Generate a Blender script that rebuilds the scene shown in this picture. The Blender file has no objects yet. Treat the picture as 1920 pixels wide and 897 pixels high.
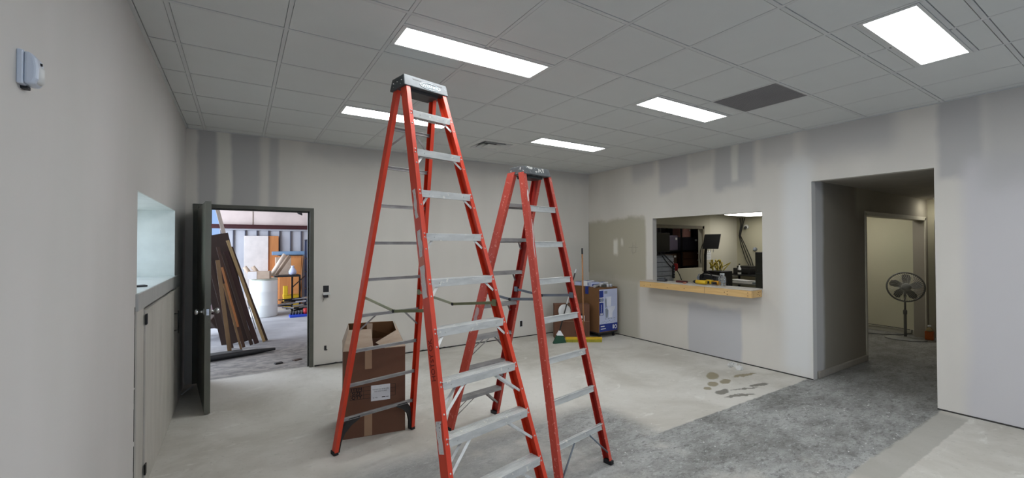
import bpy, bmesh, math, random
from mathutils import Vector, Matrix, Euler
random.seed(7)
S = bpy.context.scene
COL = S.collection
PI = math.pi

# ------------------------------------------------------------------ camera
cam_d = bpy.data.cameras.new('camera'); cam = bpy.data.objects.new('camera', cam_d); COL.objects.link(cam)
yaw, pitch, roll = 0.56662148, 0.0130911, -0.002334
fw = Vector((math.sin(yaw)*math.cos(pitch), math.cos(yaw)*math.cos(pitch), math.sin(pitch)))
rt = Vector((math.cos(yaw), -math.sin(yaw), 0)); up = rt.cross(fw)
r2 = math.cos(roll)*rt + math.sin(roll)*up; u2 = -math.sin(roll)*rt + math.cos(roll)*up
cam.matrix_world = Matrix(((r2.x, u2.x, -fw.x, 0), (r2.y, u2.y, -fw.y, 0), (r2.z, u2.z, -fw.z, 1.65), (0, 0, 0, 1)))
cam_d.sensor_width = 36; cam_d.lens = 801.54/1920*36; cam_d.clip_start = 0.05
S.camera = cam
# ------------------------------------------------------------------ world, daylight, exposure
W = bpy.data.worlds.new('world'); S.world = W; W.use_nodes = True
bg = W.node_tree.nodes['Background']; bg.inputs[0].default_value = (0.40, 0.60, 1.0, 1); bg.inputs[1].default_value = 0.9
def area(name, loc, rot, sx, sy, power, color):
    l = bpy.data.lights.new(name, 'AREA'); l.shape = 'RECTANGLE'; l.size = sx; l.size_y = sy; l.energy = power; l.color = color
    o = bpy.data.objects.new(name, l); COL.objects.link(o); o.location = loc; o.rotation_euler = rot
    return o
area('daylight_storefront', (2.4, -3.55, 1.45), (PI/2, 0, PI), 4.6, 2.3, 95, (0.88, 0.94, 1.0))
area('daylight_niche', (-1.30, 4.5, 1.72), (0, -PI/2, 0), 0.75, 1.8, 8.5, (0.92, 1.0, 0.94))
area('daylight_warehouse', (-3.1, 10.4, 2.2), (0, -PI/2, 0), 3.4, 4.2, 500, (0.80, 0.88, 1.0))
LAMP = 17.0      # radiance of the ceiling panels
S.view_settings.view_transform = 'Standard'; S.view_settings.look = 'None'
S.view_settings.exposure = 0.10; S.view_settings.gamma = 1.0; S.view_settings.use_curve_mapping = False

# ------------------------------------------------------------------ helpers
def lin(r, g, b):
    f = lambda c: (c/255/12.92) if c/255 <= 0.04045 else ((c/255+0.055)/1.055)**2.4
    return (f(r), f(g), f(b), 1)

class G:
    """tiny node-graph writer"""
    def __init__(s, m): s.t = m.node_tree; s.n = s.t.nodes; s.l = s.t.links
    def N(s, ty, **k):
        n = s.n.new(ty)
        for a, b in k.items():
            if a.startswith('i_'):
                n.inputs[a[2:].replace('_', ' ')].default_value = b
            else: setattr(n, a, b)
        return n
    def L(s, a, b): s.l.new(a, b)
    def math(s, op, a, b=None, c=None):
        n = s.N('ShaderNodeMath', operation=op)
        for i, v in enumerate((a, b, c)):
            if v is None: continue
            if isinstance(v, (int, float)): n.inputs[i].default_value = v
            else: s.L(v, n.inputs[i])
        return n.outputs[0]
    def step(s, v, lo, hi, smooth=True):
        n = s.N('ShaderNodeMapRange', interpolation_type='SMOOTHSTEP' if smooth else 'LINEAR')
        s.L(v, n.inputs[0]); n.inputs[1].default_value = lo; n.inputs[2].default_value = hi
        n.inputs[3].default_value = 0; n.inputs[4].default_value = 1
        return n.outputs[0]
    def band(s, v, lo, hi, soft):
        return s.math('MULTIPLY', s.step(v, lo-soft/2, lo+soft/2), s.math('SUBTRACT', 1.0, s.step(v, hi-soft/2, hi+soft/2)))
    def mix(s, f, a, b):
        n = s.N('ShaderNodeMix', data_type='RGBA')
        for i, v in ((0, f), (6, a), (7, b)):
            if isinstance(v, (int, float)): n.inputs[i].default_value = v
            elif isinstance(v, tuple): n.inputs[i].default_value = v
            else: s.L(v, n.inputs[i])
        return n.outputs[2]
    def noise(s, vec, scale, detail=4, rough=0.55, dist=0.0):
        n = s.N('ShaderNodeTexNoise'); n.inputs['Scale'].default_value = scale; n.inputs['Detail'].default_value = detail
        n.inputs['Roughness'].default_value = rough; n.inputs['Distortion'].default_value = dist
        s.L(vec, n.inputs['Vector']); return n.outputs[0]
    def mapping(s, vec, sc):
        n = s.N('ShaderNodeMapping'); n.inputs['Scale'].default_value = sc; s.L(vec, n.inputs[0]); return n.outputs[0]

def base_mat(name):
    m = bpy.data.materials.new(name); m.use_nodes = True
    return m, m.node_tree.nodes['Principled BSDF']
def mat(name, c, rough=0.6, metal=0.0, c2=None, scale=6.0, amt=0.35, stretch=None, bump=0.0, bscale=60, trans=0, ior=1.45, spots=None, spec=0.5, coat=0):
    """procedural material: base colour varied by noise towards c2, optional bump and spots (colour, scale, threshold)"""
    m, b = base_mat(name); g = G(m)
    b.inputs['Roughness'].default_value = rough; b.inputs['Metallic'].default_value = metal
    b.inputs['Specular IOR Level'].default_value = spec; b.inputs['Coat Weight'].default_value = coat
    if trans: b.inputs['Transmission Weight'].default_value = trans; b.inputs['IOR'].default_value = ior
    tc = g.N('ShaderNodeTexCoord').outputs['Object']
    v = g.mapping(tc, stretch) if stretch else tc
    if c2 is None: c2 = tuple(x*0.82 for x in c[:3])+(1,)
    f = g.step(g.noise(v, scale), 0.5-0.5*(1-amt)+0.0, 0.5+0.5*(1-amt)+0.12)
    col = g.mix(f, c, c2)
    if spots:
        col = g.mix(g.step(g.noise(tc, spots[1], 5, 0.6), spots[2], spots[2]+0.03), col, spots[0])
    g.L(col, b.inputs['Base Color'])
    if bump:
        bn = g.N('ShaderNodeBump'); bn.inputs['Strength'].default_value = bump; bn.inputs['Distance'].default_value = 0.004
        g.L(g.noise(v, bscale), bn.inputs['Height']); g.L(bn.outputs[0], b.inputs['Normal'])
    return m
def emit(name, c, s):
    m, b = base_mat(name); b.inputs['Emission Color'].default_value = c; b.inputs['Emission Strength'].default_value = s
    b.inputs['Base Color'].default_value = (.8, .8, .8, 1)
    return m

def xf(o=(0, 0, 0), x=(1, 0, 0), y=(0, 1, 0), z=(0, 0, 1)):
    x, y, z = Vector(x).normalized(), Vector(y).normalized(), Vector(z).normalized()
    return Matrix(((x.x, y.x, z.x, o[0]), (x.y, y.y, z.y, o[1]), (x.z, y.z, z.z, o[2]), (0, 0, 0, 1)))
def frame(a, b, side=(1, 0, 0)):
    """matrix at a, z towards b, x as close to side as possible"""
    z = (Vector(b)-Vector(a)).normalized(); x = Vector(side); x = (x-x.dot(z)*z)
    if x.length < 1e-4: x = Vector((0, 1, 0)); x = x-x.dot(z)*z
    x.normalize(); return xf(a, x, z.cross(x), z)

class MB:
    def __init__(s): s.v = []; s.f = []; s.sm = []; s.mi = []; s.M = Matrix.Identity(4); s.cur = 0
    def at(s, M): s.M = M; return s
    def mtl(s, i): s.cur = i; return s
    def add(s, vs, fs, smooth=False):
        n = len(s.v); s.v += [tuple(s.M @ Vector(p)) for p in vs]
        for f in fs: s.f.append(tuple(n+i for i in f)); s.sm.append(smooth); s.mi.append(s.cur)
        return s
    def box(s, x0, x1, y0, y1, z0, z1):
        return s.add([(x0, y0, z0), (x1, y0, z0), (x1, y1, z0), (x0, y1, z0), (x0, y0, z1), (x1, y0, z1), (x1, y1, z1), (x0, y1, z1)],
                     [(0, 3, 2, 1), (4, 5, 6, 7), (0, 1, 5, 4), (1, 2, 6, 5), (2, 3, 7, 6), (3, 0, 4, 7)])
    def bbox(s, x0, x1, y0, y1, z0, z1, r=0.003):
        """box with chamfered edges"""
        r = min(r, abs(x1-x0)*.45, abs(y1-y0)*.45, abs(z1-z0)*.45)
        bm = bmesh.new(); bmesh.ops.create_cube(bm, size=1)
        for v in bm.verts: v.co = Vector(((x0+x1)/2+v.co.x*(x1-x0), (y0+y1)/2+v.co.y*(y1-y0), (z0+z1)/2+v.co.z*(z1-z0)))
        bmesh.ops.bevel(bm, geom=list(bm.edges)+list(bm.verts), offset=r, segments=2, profile=.5, affect='EDGES')
        bm.verts.index_update()
        s.add([tuple(v.co) for v in bm.verts], [tuple(v.index for v in f.verts) for f in bm.faces]); bm.free(); return s
    def prism(s, pts, z0, z1):
        n = len(pts); vs = [(x, y, z0) for x, y in pts]+[(x, y, z1) for x, y in pts]
        fs = [tuple(range(n-1, -1, -1)), tuple(range(n, 2*n))]+[(i, (i+1) % n, n+(i+1) % n, n+i) for i in range(n)]
        return s.add(vs, fs)
    def hexa(s, q): # 8 points, bottom 4 then top 4
        return s.add(q, [(0, 3, 2, 1), (4, 5, 6, 7), (0, 1, 5, 4), (1, 2, 6, 5), (2, 3, 7, 6), (3, 0, 4, 7)])
    def lathe(s, prof, n=20, smooth=True):
        vs = []; fs = []
        for r, z in prof:
            for i in range(n): a = 2*PI*i/n; vs.append((r*math.cos(a), r*math.sin(a), z))
        for k in range(len(prof)-1):
            for i in range(n): j = (i+1) % n; fs.append((k*n+i, k*n+j, (k+1)*n+j, (k+1)*n+i))
        fs.append(tuple(range(n-1, -1, -1))); fs.append(tuple((len(prof)-1)*n+i for i in range(n)))
        s.add(vs, fs[:-2], smooth); n0 = len(s.v)-len(vs)
        for f in fs[-2:]: s.f.append(tuple(n0+i for i in f)); s.sm.append(False); s.mi.append(s.cur)
        return s
    def cyl(s, a, b, r, r2=None, n=12):
        M0 = s.M; s.M = M0 @ frame(a, b); h = (Vector(b)-Vector(a)).length
        s.lathe([(r, 0), (r if r2 is None else r2, h)], n); s.M = M0; return s
    def tube(s, pts, r, n=6):
        P = [Vector(p) for p in pts]; vs = []; fs = []; x = None
        for i, p in enumerate(P):
            t = (P[min(i+1, len(P)-1)]-P[max(i-1, 0)]).normalized()
            if x is None: x = t.orthogonal().normalized()
            x = (x-x.dot(t)*t).normalized(); y = t.cross(x); rr = r[i] if isinstance(r, (list, tuple)) else r
            for k in range(n): a = 2*PI*k/n; vs.append(tuple(p+rr*(math.cos(a)*x+math.sin(a)*y)))
        for i in range(len(P)-1):
            for k in range(n): j = (k+1) % n; fs.append((i*n+k, i*n+j, (i+1)*n+j, (i+1)*n+k))
        s.add(vs, fs, True); s.add(vs[:n], [tuple(range(n-1, -1, -1))]); s.add(vs[-n:], [tuple(range(n))]); return s
    def beam(s, a, b, w, d, side=(1, 0, 0)):
        """bar from a to b, w along side, d across"""
        M0 = s.M; s.M = M0 @ frame(a, b, side); h = (Vector(b)-Vector(a)).length
        s.bbox(-w/2, w/2, -d/2, d/2, 0, h, min(w, d)*.15); s.M = M0; return s
    def ring(s, R, r, n=32, m=6, sx=1, sy=1):
        vs = []; fs = []
        for i in range(n):
            a = 2*PI*i/n
            for k in range(m):
                b = 2*PI*k/m; q = R+r*math.cos(b); vs.append((q*math.cos(a)*sx, q*math.sin(a)*sy, r*math.sin(b)))
        for i in range(n):
            for k in range(m): fs.append((i*m+k, ((i+1) % n)*m+k, ((i+1) % n)*m+(k+1) % m, i*m+(k+1) % m))
        return s.add(vs, fs, True)
    def text(s, body, size, th=0.0006, align='CENTER', sx=1.0):
        c = bpy.data.curves.new('t', 'FONT'); c.body = body; c.size = size; c.align_x = align; c.align_y = 'CENTER'; c.extrude = th; c.resolution_u = 2
        c.offset = 0.0
        o = bpy.data.objects.new('t', c); me = bpy.data.meshes.new_from_object(o)
        s.add([(v.co.x*sx, v.co.y, v.co.z) for v in me.vertices], [tuple(p.vertices) for p in me.polygons])
        bpy.data.objects.remove(o); bpy.data.curves.remove(c); bpy.data.meshes.remove(me); return s
    def mesh(s, name, m):
        me = bpy.data.meshes.new(name); me.from_pydata(s.v, [], s.f)
        for mm in (m if isinstance(m, (list, tuple)) else [m]): me.materials.append(mm)
        me.polygons.foreach_set('use_smooth', s.sm); me.polygons.foreach_set('material_index', s.mi)
        me.update(); return me
    def build(s, name, m, parent=None, loc=(0, 0, 0), rz=0.0, rot=None):
        o = bpy.data.objects.new(name, s.mesh(name, m)); COL.objects.link(o)
        if parent is not None: o.parent = parent
        o.location = loc; o.rotation_euler = rot if rot else (0, 0, rz)
        return o
def tag(o, label=None, cat=None, group=None, kind=None):
    if label: o['label'] = label
    if cat: o['category'] = cat
    if group: o['group'] = group
    if kind: o['kind'] = kind
    return o
def thing(name, label, cat, loc=(0, 0, 0), rz=0.0, group=None, rot=None):
    o = bpy.data.objects.new(name, None); COL.objects.link(o); o.empty_display_size = .1
    o.location = loc; o.rotation_euler = rot if rot else (0, 0, rz)
    return tag(o, label, cat, group)
def struct(o, label=None): o['kind'] = 'structure'; return o if not label else tag(o, label)

# ------------------------------------------------------------------ materials
def wall_mat(name, base, axis, patches, dirt=0.0, base2=None):
    """painted drywall with sanded joint-compound patches; patch = (a0,a1,z0,z1,soft,colour[,amount])"""
    m, b = base_mat(name); g = G(m); b.inputs['Roughness'].default_value = 0.85; b.inputs['Specular IOR Level'].default_value = 0.25
    P = g.N('ShaderNodeNewGeometry').outputs['Position']
    sep = g.N('ShaderNodeSeparateXYZ'); g.L(P, sep.inputs[0])
    A = sep.outputs['XYZ'.index(axis)]; Z = sep.outputs[2]
    n1 = g.math('SUBTRACT', g.noise(P, 1.3, 4, 0.6), 0.5); n2 = g.math('SUBTRACT', g.noise(P, 2.1, 4, 0.6, 0.3), 0.5)
    Aw = g.math('ADD', A, g.math('MULTIPLY', n1, 0.10)); Zw = g.math('ADD', Z, g.math('MULTIPLY', n2, 0.30))
    col = g.mix(g.step(g.noise(g.mapping(P, (1, 1, .35)), 1.1, 3), .38, .66), base, base2 or tuple(c*0.93 for c in base[:3])+(1,))
    for p in patches:
        a0, a1, z0, z1, soft, c = p[:6]; amt = p[6] if len(p) > 6 else 1.0
        k = g.math('MULTIPLY', g.math('MULTIPLY', g.band(Aw, a0, a1, soft), g.band(Zw, z0, z1, soft*1.6)), amt)
        col = g.mix(k, col, c)
    g.L(col, b.inputs['Base Color'])
    bn = g.N('ShaderNodeBump'); bn.inputs['Strength'].default_value = 0.12; bn.inputs['Distance'].default_value = 0.003
    g.L(g.noise(P, 55, 3), bn.inputs['Height']); g.L(bn.outputs[0], b.inputs['Normal'])
    return m
WALL = lin(217, 212, 203); GREY = lin(183, 181, 178); TAN = lin(178, 172, 154); WARM = lin(222, 219, 208)
m_wall_left = wall_mat('wall_left_paint', lin(212, 208, 204), 'Y', [], base2=lin(206, 203, 198))
m_wall_back = wall_mat('wall_back_paint', WALL, 'X', [
    (-0.44, -0.21, 2.05, 3.2, .05, GREY), (-0.11, 0.21, 2.05, 3.2, .08, GREY), (0.31, 0.42, 2.08, 3.2, .06, GREY, .85),
    (-0.25, -0.10, 2.1, 3.2, .06, WARM), (0.75, 5.9, 2.86, 3.2, .14, GREY, .55), (3.9, 5.9, 0.5, 1.15, .5, lin(196, 194, 184), .6),
    (5.2, 5.9, 1.1, 1.7, .25, lin(200, 198, 190), .7)])
m_wall_right = wall_mat('wall_right_paint', WALL, 'Y', [
    (1.0, 1.30, 2.3, 3.2, .07, GREY), (0.2, 1.12, -1, 2.45, .14, lin(202, 199, 199)), (0.2, 1.0, 2.2, 3.2, .2, GREY, .7), (1.62, 2.5, 2.68, 3.2, .22, GREY, .8),
    (3.10, 3.68, 2.42, 3.2, .10, GREY), (3.32, 3.42, 2.5, 3.2, .06, WARM, .7), (4.12, 4.66, 2.50, 3.2, .10, lin(190, 187, 185)),
    (3.70, 4.1, 2.8, 3.2, .12, GREY, .5), (4.75, 5.25, 2.78, 3.2, .16, lin(190, 187, 185), .8), (2.60, 3.02, 2.72, 3.2, .12, GREY, .6),
    (3.30, 4.13, -1, 0.74, .06, lin(193, 192, 193)), (4.95, 6.4, 1.00, 2.10, .06, TAN), (5.10, 6.4, -.5, 1.05, .12, lin(186, 181, 166)),
    (5.58, 5.68, 1.42, 1.71, .05, WARM), (5.45, 5.50, 1.62, 1.72, .04, WARM, .8), (2.42, 2.75, 0, 2.7, .2, lin(222, 222, 220), .8)])
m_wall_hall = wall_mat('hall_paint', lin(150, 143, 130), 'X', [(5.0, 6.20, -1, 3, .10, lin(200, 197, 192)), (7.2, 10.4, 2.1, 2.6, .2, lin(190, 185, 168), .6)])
m_wall_cream = wall_mat('cream_paint', lin(205, 200, 176), 'Y', [(2.5, 3.0, .3, 1.9, .5, lin(192, 192, 165), .6)])
m_office = wall_mat('office_paint', lin(196, 192, 174), 'X', [(11.14, 12.6, 0, 3, .05, lin(204, 201, 186))])
m_reveal = mat('reveal_paint', lin(226, 232, 228), .8, amt=.2, bump=.05)
m_tile = mat('ceiling_tile_white', lin(212, 214, 212), .9, c2=lin(208, 210, 208), scale=3, bump=.25, bscale=180)
m_tee = mat('tee_white', lin(206, 207, 206), .7, c2=lin(202, 203, 202))
m_dark = mat('void_dark', lin(40, 40, 40), .9)
m_whitemetal = mat('white_enamel', lin(215, 215, 212), .4, c2=lin(205, 205, 203))
m_lens = emit('lit_panel', (0.93, 0.97, 1.0, 1), LAMP)
m_grille = mat('return_grille', lin(140, 138, 138), .6, c2=lin(130, 128, 128), scale=2)
m_frame = mat('door_frame_grey', lin(92, 92, 82), .5, c2=lin(78, 78, 70), spots=(lin(150, 150, 140), 40, .70))
m_door = mat('steel_door_grey', lin(104, 104, 92), .42, c2=lin(90, 90, 80), scale=3, spots=(lin(165, 165, 150), 30, .72))
m_chrome = mat('chrome', lin(215, 215, 215), .22, 1.0)
m_black = mat('black_plastic', lin(26, 26, 27), .5, c2=lin(38, 38, 40))
m_blackmetal = mat('black_metal', lin(20, 20, 20), .45, .3)
m_cab = mat('cabinet_paint', lin(196, 192, 182), .55, c2=lin(176, 172, 162), scale=2.5, stretch=(3, 3, .5), bump=.1, bscale=12, spots=(lin(150, 146, 138), 30, .72))
m_cabtop = mat('cabinet_band', lin(186, 186, 182), .5, c2=lin(160, 160, 156), scale=8, stretch=(1, 5, .3))
m_caulk = mat('dark_gap', lin(60, 58, 54), .9)
m_sheet = mat('sensor_plastic', lin(206, 214, 226), .3, c2=lin(198, 206, 220), amt=.1)
m_alu = mat('aluminium', lin(218, 219, 216), .42, .3, c2=lin(182, 183, 180), scale=9, stretch=(1, 4, 4), spots=(lin(232, 230, 222), 22, .64), bump=.1, bscale=40)
m_alu2 = mat('aluminium_dull', lin(176, 174, 172), .45, .5, c2=lin(134, 132, 130), scale=9)
m_olive = mat('spreader_olive', lin(128, 132, 96), .5, .3, c2=lin(98, 100, 72))
m_olive2 = mat('spreader_pale', lin(176, 178, 152), .5, .3, c2=lin(150, 150, 128))
m_blue_steel = mat('spreader_blue_grey', lin(120, 130, 140), .45, .4, c2=lin(92, 98, 106))
m_orange = mat('ladder_orange', lin(222, 66, 34), .42, c2=lin(196, 52, 28), scale=4, stretch=(3, 3, .6), bump=.08, bscale=90, spots=(lin(150, 40, 26), 60, .73))
m_faded = mat('ladder_faded_red', lin(206, 84, 66), .6, c2=lin(178, 58, 44), scale=5, stretch=(2, 2, .8), bump=.15, bscale=80, spots=(lin(225, 150, 138), 45, .62))
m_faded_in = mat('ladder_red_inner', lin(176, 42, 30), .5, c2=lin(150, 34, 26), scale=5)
m_cap = mat('cap_black', lin(46, 50, 52), .5, c2=lin(62, 66, 68), scale=20, spots=(lin(120, 124, 124), 70, .68))
m_cap2 = mat('cap_painted', lin(74, 78, 80), .6, c2=lin(96, 98, 100), scale=14, spots=(lin(205, 203, 196), 32, .58))
m_sticker = mat('worn_sticker', lin(222, 214, 212), .7, c2=lin(200, 190, 192), scale=20, spots=(lin(200, 90, 70), 60, .64))
m_ink = mat('black_ink', lin(20, 18, 18), .7)
m_redink = mat('red_ink', lin(120, 18, 14), .7)
m_white = mat('white_print', lin(235, 236, 238), .6, amt=.1)
m_card = mat('cardboard', lin(112, 76, 57), .8, c2=lin(98, 66, 48), scale=3, bump=.08, bscale=50)
m_card2 = mat('cardboard_pale', lin(178, 158, 138), .75, c2=lin(160, 138, 118), scale=6, stretch=(1, 6, 1))
m_card3 = mat('cardboard_warm', lin(124, 86, 52), .8, c2=lin(104, 72, 42), scale=3)
m_tan = mat('packing_tape', lin(172, 138, 108), .45, c2=lin(160, 126, 98), amt=.2)
m_wood = mat('pine', lin(222, 186, 126), .6, c2=lin(200, 158, 98), scale=3, stretch=(14, 1.2, 14), spots=(lin(120, 76, 40), 9, .735))
m_woodh = mat('handle_wood', lin(170, 120, 76), .5, c2=lin(140, 92, 54), scale=12, stretch=(1, 1, .1))
m_darkwood = mat('dark_panel', lin(74, 52, 38), .6, c2=lin(52, 36, 28), scale=3, stretch=(3, 3, .4))
m_midwood = mat('brown_board', lin(150, 116, 76), .6, c2=lin(118, 88, 56), scale=5, stretch=(6, 6, .6))
m_ply = mat('orange_plywood', lin(196, 132, 78), .5, c2=lin(168, 104, 56), scale=3, stretch=(6, 6, .5))
m_blueprint = mat('blue_print', lin(24, 52, 140), .5, c2=lin(20, 44, 124))
m_lav = mat('pale_lavender_print', lin(196, 204, 228), .5, c2=lin(176, 184, 214), scale=2)
m_greyprint = mat('grey_print', lin(140, 148, 160), .6)
m_yellow = mat('yellow_plastic', lin(226, 186, 36), .5, c2=lin(200, 160, 30))
m_bristle = mat('yellow_bristle', lin(196, 186, 60), .8, c2=lin(150, 140, 40), scale=60, stretch=(1, 1, .2), bump=.4, bscale=90)
m_green = mat('green_bristle', lin(40, 84, 62), .8, c2=lin(24, 56, 42), scale=60, bump=.4, bscale=90)
m_fan = mat('fan_grey', lin(112, 111, 106), .45, .1, c2=lin(98, 97, 92))
m_fanbase = mat('fan_base_grey', lin(160, 160, 155), .45, c2=lin(118, 118, 114))
m_amber = mat('orange_liquid', lin(190, 96, 36), .3, c2=lin(170, 84, 30))
m_drum = mat('white_poly_drum', lin(232, 234, 230), .5, c2=lin(222, 225, 222), scale=2)
m_redbeam = mat('red_primer_steel', lin(70, 22, 26), .6, c2=lin(52, 16, 20))
m_siding = mat('metal_siding', lin(186, 186, 190), .5, .0, c2=lin(170, 170, 176), scale=2)
m_insul = mat('pinkish_board', lin(214, 198, 190), .8, c2=lin(180, 164, 158), scale=1.5)
m_dbrown = mat('old_concrete_wall', lin(120, 105, 92), .9)
m_clear = mat('clear_plastic', (.96, .98, .98, 1), .08, trans=.9, ior=1.33, amt=.02, bump=.8, bscale=18)
m_screen = mat('black_screen', lin(12, 12, 14), .25, amt=.1)
m_red = mat('red_plastic', lin(170, 30, 32), .5)
m_cable = mat('black_cable', lin(18, 18, 18), .5)
m_bluep = mat('blue_plastic', lin(36, 72, 190), .4)
m_ltblue = mat('pale_blue_sheet', lin(120, 150, 180), .5)
m_silver = mat('silver_tape', lin(205, 206, 208), .3, .7)
m_plaster = mat('plaster_crumb', lin(225, 224, 220), .9)
m_black_rubber = mat('rubber', lin(24, 24, 25), .8)

def floor_mat():
    m, b = base_mat('concrete_floor'); g = G(m)
    P = g.N('ShaderNodeNewGeometry').outputs['Position']; sep = g.N('ShaderNodeSeparateXYZ'); g.L(P, sep.inputs[0]); X, Y = sep.outputs[0], sep.outputs[1]
    w = g.math('SUBTRACT', g.noise(P, 3.2, 6, .7), .5); w2 = g.math('SUBTRACT', g.noise(P, 14, 4, .6), .5)
    ww = g.math('ADD', g.math('MULTIPLY', w, .16), g.math('MULTIPLY', w2, .05))
    Yw = g.math('ADD', Y, ww); Xw = g.math('ADD', X, ww)
    # pale skim-coated part
    pale = g.mix(g.step(g.noise(P, .9, 6, .65, .4), .38, .66), lin(206, 202, 193), lin(184, 179, 168))
    pale = g.mix(g.math('MULTIPLY', g.step(g.noise(g.mapping(P, (1, 2.2, 1)), 3.1, 6, .7, .8), .56, .72), .6), pale, lin(222, 220, 212))
    pale = g.mix(g.math('MULTIPLY', g.step(g.noise(P, 26, 3, .6), .60, .72), .35), pale, lin(150, 146, 136))
    # rough scraped part
    st = g.mapping(P, (1.0, 1.9, 1))
    r = g.mix(g.step(g.noise(st, 1.5, 7, .72, .25), .34, .66), lin(172, 172, 168), lin(126, 125, 121))
    r = g.mix(g.math('MULTIPLY', g.step(g.noise(st, 7, 9, .8, .5), .50, .62), .62), r, lin(92, 90, 86))
    r = g.mix(g.math('MULTIPLY', g.step(g.noise(g.mapping(P, (1, 1.6, 1)), 24, 9, .88, .4), .52, .60), .72), r, lin(76, 74, 70))
    r = g.mix(g.math('MULTIPLY', g.step(g.noise(g.mapping(P, (1, 2.4, 1.3)), 17, 9, .85, .5), .53, .64), .7), r, lin(206, 207, 205))
    r = g.mix(g.math('MULTIPLY', g.math('SUBTRACT', 1.0, g.step(X, 1.6, 3.2)), .45), r, lin(186, 186, 182))
    r = g.mix(g.math('MULTIPLY', g.step(X, 5.2, 6.4), .35), r, lin(96, 93, 86))
    r = g.mix(g.math('MULTIPLY', g.step(g.noise(P, 90, 2, .5), .70, .74), .9), r, lin(232, 232, 230))
    # outline: strip y 1.27..2.5 for x>3.15, wider (to y~3.3) for x<3.1, dark in the hall
    Ye = g.math('ADD', Y, g.math('MULTIPLY', ww, .45))
    strip = g.band(Ye, 1.30, 2.48, .02)
    wide = g.math('MULTIPLY', g.band(Yw, -1.0, 3.25, .35), g.math('SUBTRACT', 1.0, g.step(Xw, 2.95, 3.25)))
    wide = g.math('MULTIPLY', wide, g.step(Xw, .1, .9))
    k = g.math('MAXIMUM', strip, wide)
    near = g.math('MULTIPLY', g.math('SUBTRACT', 1.0, g.step(Yw, 1.28, 1.31)), g.step(Xw, 3.40, 3.46))
    k = g.math('MULTIPLY', k, g.math('SUBTRACT', 1.0, near))
    hall = g.math('MULTIPLY', g.step(X, 5.7, 6.6), g.math('SUBTRACT', 1.0, g.step(Y, 3.6, 3.7)))
    k = g.math('MAXIMUM', k, hall)
    fade = g.math('MULTIPLY', k, g.math('SUBTRACT', 1.0, g.math('MULTIPLY', g.step(g.noise(P, 1.6, 4, .6), .50, .75), g.math('SUBTRACT', .75, g.step(X, 3.2, 4.4)))))
    col = g.mix(fade, pale, r)
    # dusty darker band by the step at y 1.3
    Yc = g.math('ADD', Y, g.math('MULTIPLY', w2, .03))
    bandm = g.math('MULTIPLY', g.band(Yc, 1.10, 1.31, .015), g.math('MULTIPLY', g.step(X, 3.6, 3.8), g.math('SUBTRACT', 1.0, g.step(X, 5.7, 5.85))))
    col = g.mix(g.math('MULTIPLY', bandm, .7), col, lin(158, 155, 146))
    # brown footprint stains
    for (fx, fy, rx, ry, a, c) in [(5.0, 3.19, .17, .075, .5, 0), (4.93, 2.98, .12, .06, .3, 0), (4.72, 3.01, .11, .06, .4, 0), (4.52, 2.95, .06, .04, .2, 0), (5.37, 2.99, .22, .04, -.15, 0),
                                  (4.56, 2.80, .12, .055, .1, 1), (4.60, 2.62, .20, .035, -.3, 1), (5.13, 2.69, .15, .045, -.2, 1), (4.85, 2.70, .2, .02, -.3, 1)]:
        dx = g.math('SUBTRACT', Xw, fx); dy = g.math('SUBTRACT', Yw, fy); ca, sa = math.cos(a), math.sin(a)
        u = g.math('DIVIDE', g.math('ADD', g.math('MULTIPLY', dx, ca), g.math('MULTIPLY', dy, sa)), rx)
        v = g.math('DIVIDE', g.math('SUBTRACT', g.math('MULTIPLY', dy, ca), g.math('MULTIPLY', dx, sa)), ry)
        d = g.math('ADD', g.math('MULTIPLY', u, u), g.math('MULTIPLY', v, v))
        col = g.mix(g.math('MULTIPLY', g.math('SUBTRACT', 1.0, g.step(d, .6, 1.2)), .8), col, (lin(134, 122, 92), lin(98, 94, 84))[c])
    # warehouse slab: cooler, dirty next to the door
    ware = g.step(Yw, 6.36, 6.46)
    wc = g.mix(g.step(g.noise(P, .8, 5, .6, .3), .35, .7), lin(176, 176, 178), lin(146, 146, 148))
    wc = g.mix(g.math('MULTIPLY', g.math('SUBTRACT', 1.0, g.step(Yw, 7.4, 9.0)), .75), wc, g.mix(g.step(g.noise(st, 6, 7, .7, .6), .4, .6), lin(150, 142, 130), lin(98, 92, 84)))
    col = g.mix(g.math('MULTIPLY', ware, g.math('SUBTRACT', 1.0, g.step(X, 5.0, 5.1))), col, wc)
    g.L(col, b.inputs['Base Color'])
    b.inputs['Roughness'].default_value = .75; b.inputs['Specular IOR Level'].default_value = .35
    bn = g.N('ShaderNodeBump'); bn.inputs['Distance'].default_value = 0.012
    g.L(g.math('ADD', .10, g.math('MULTIPLY', k, .5)), bn.inputs['Strength'])
    g.L(g.noise(st, 30, 8, .8), bn.inputs['Height']); g.L(bn.outputs[0], b.inputs['Normal'])
    return m

# ================================================================== STRUCTURE
XL, XR, YB, H = -0.55, 5.86, 6.36, 3.05
YF = -3.6
struct(MB().box(-3.4, 13.0, -4.0, 13.8, -.12, 0).build('floor', floor_mat()), 'pale skim-coated concrete floor with a rough scraped grey strip')
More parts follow.
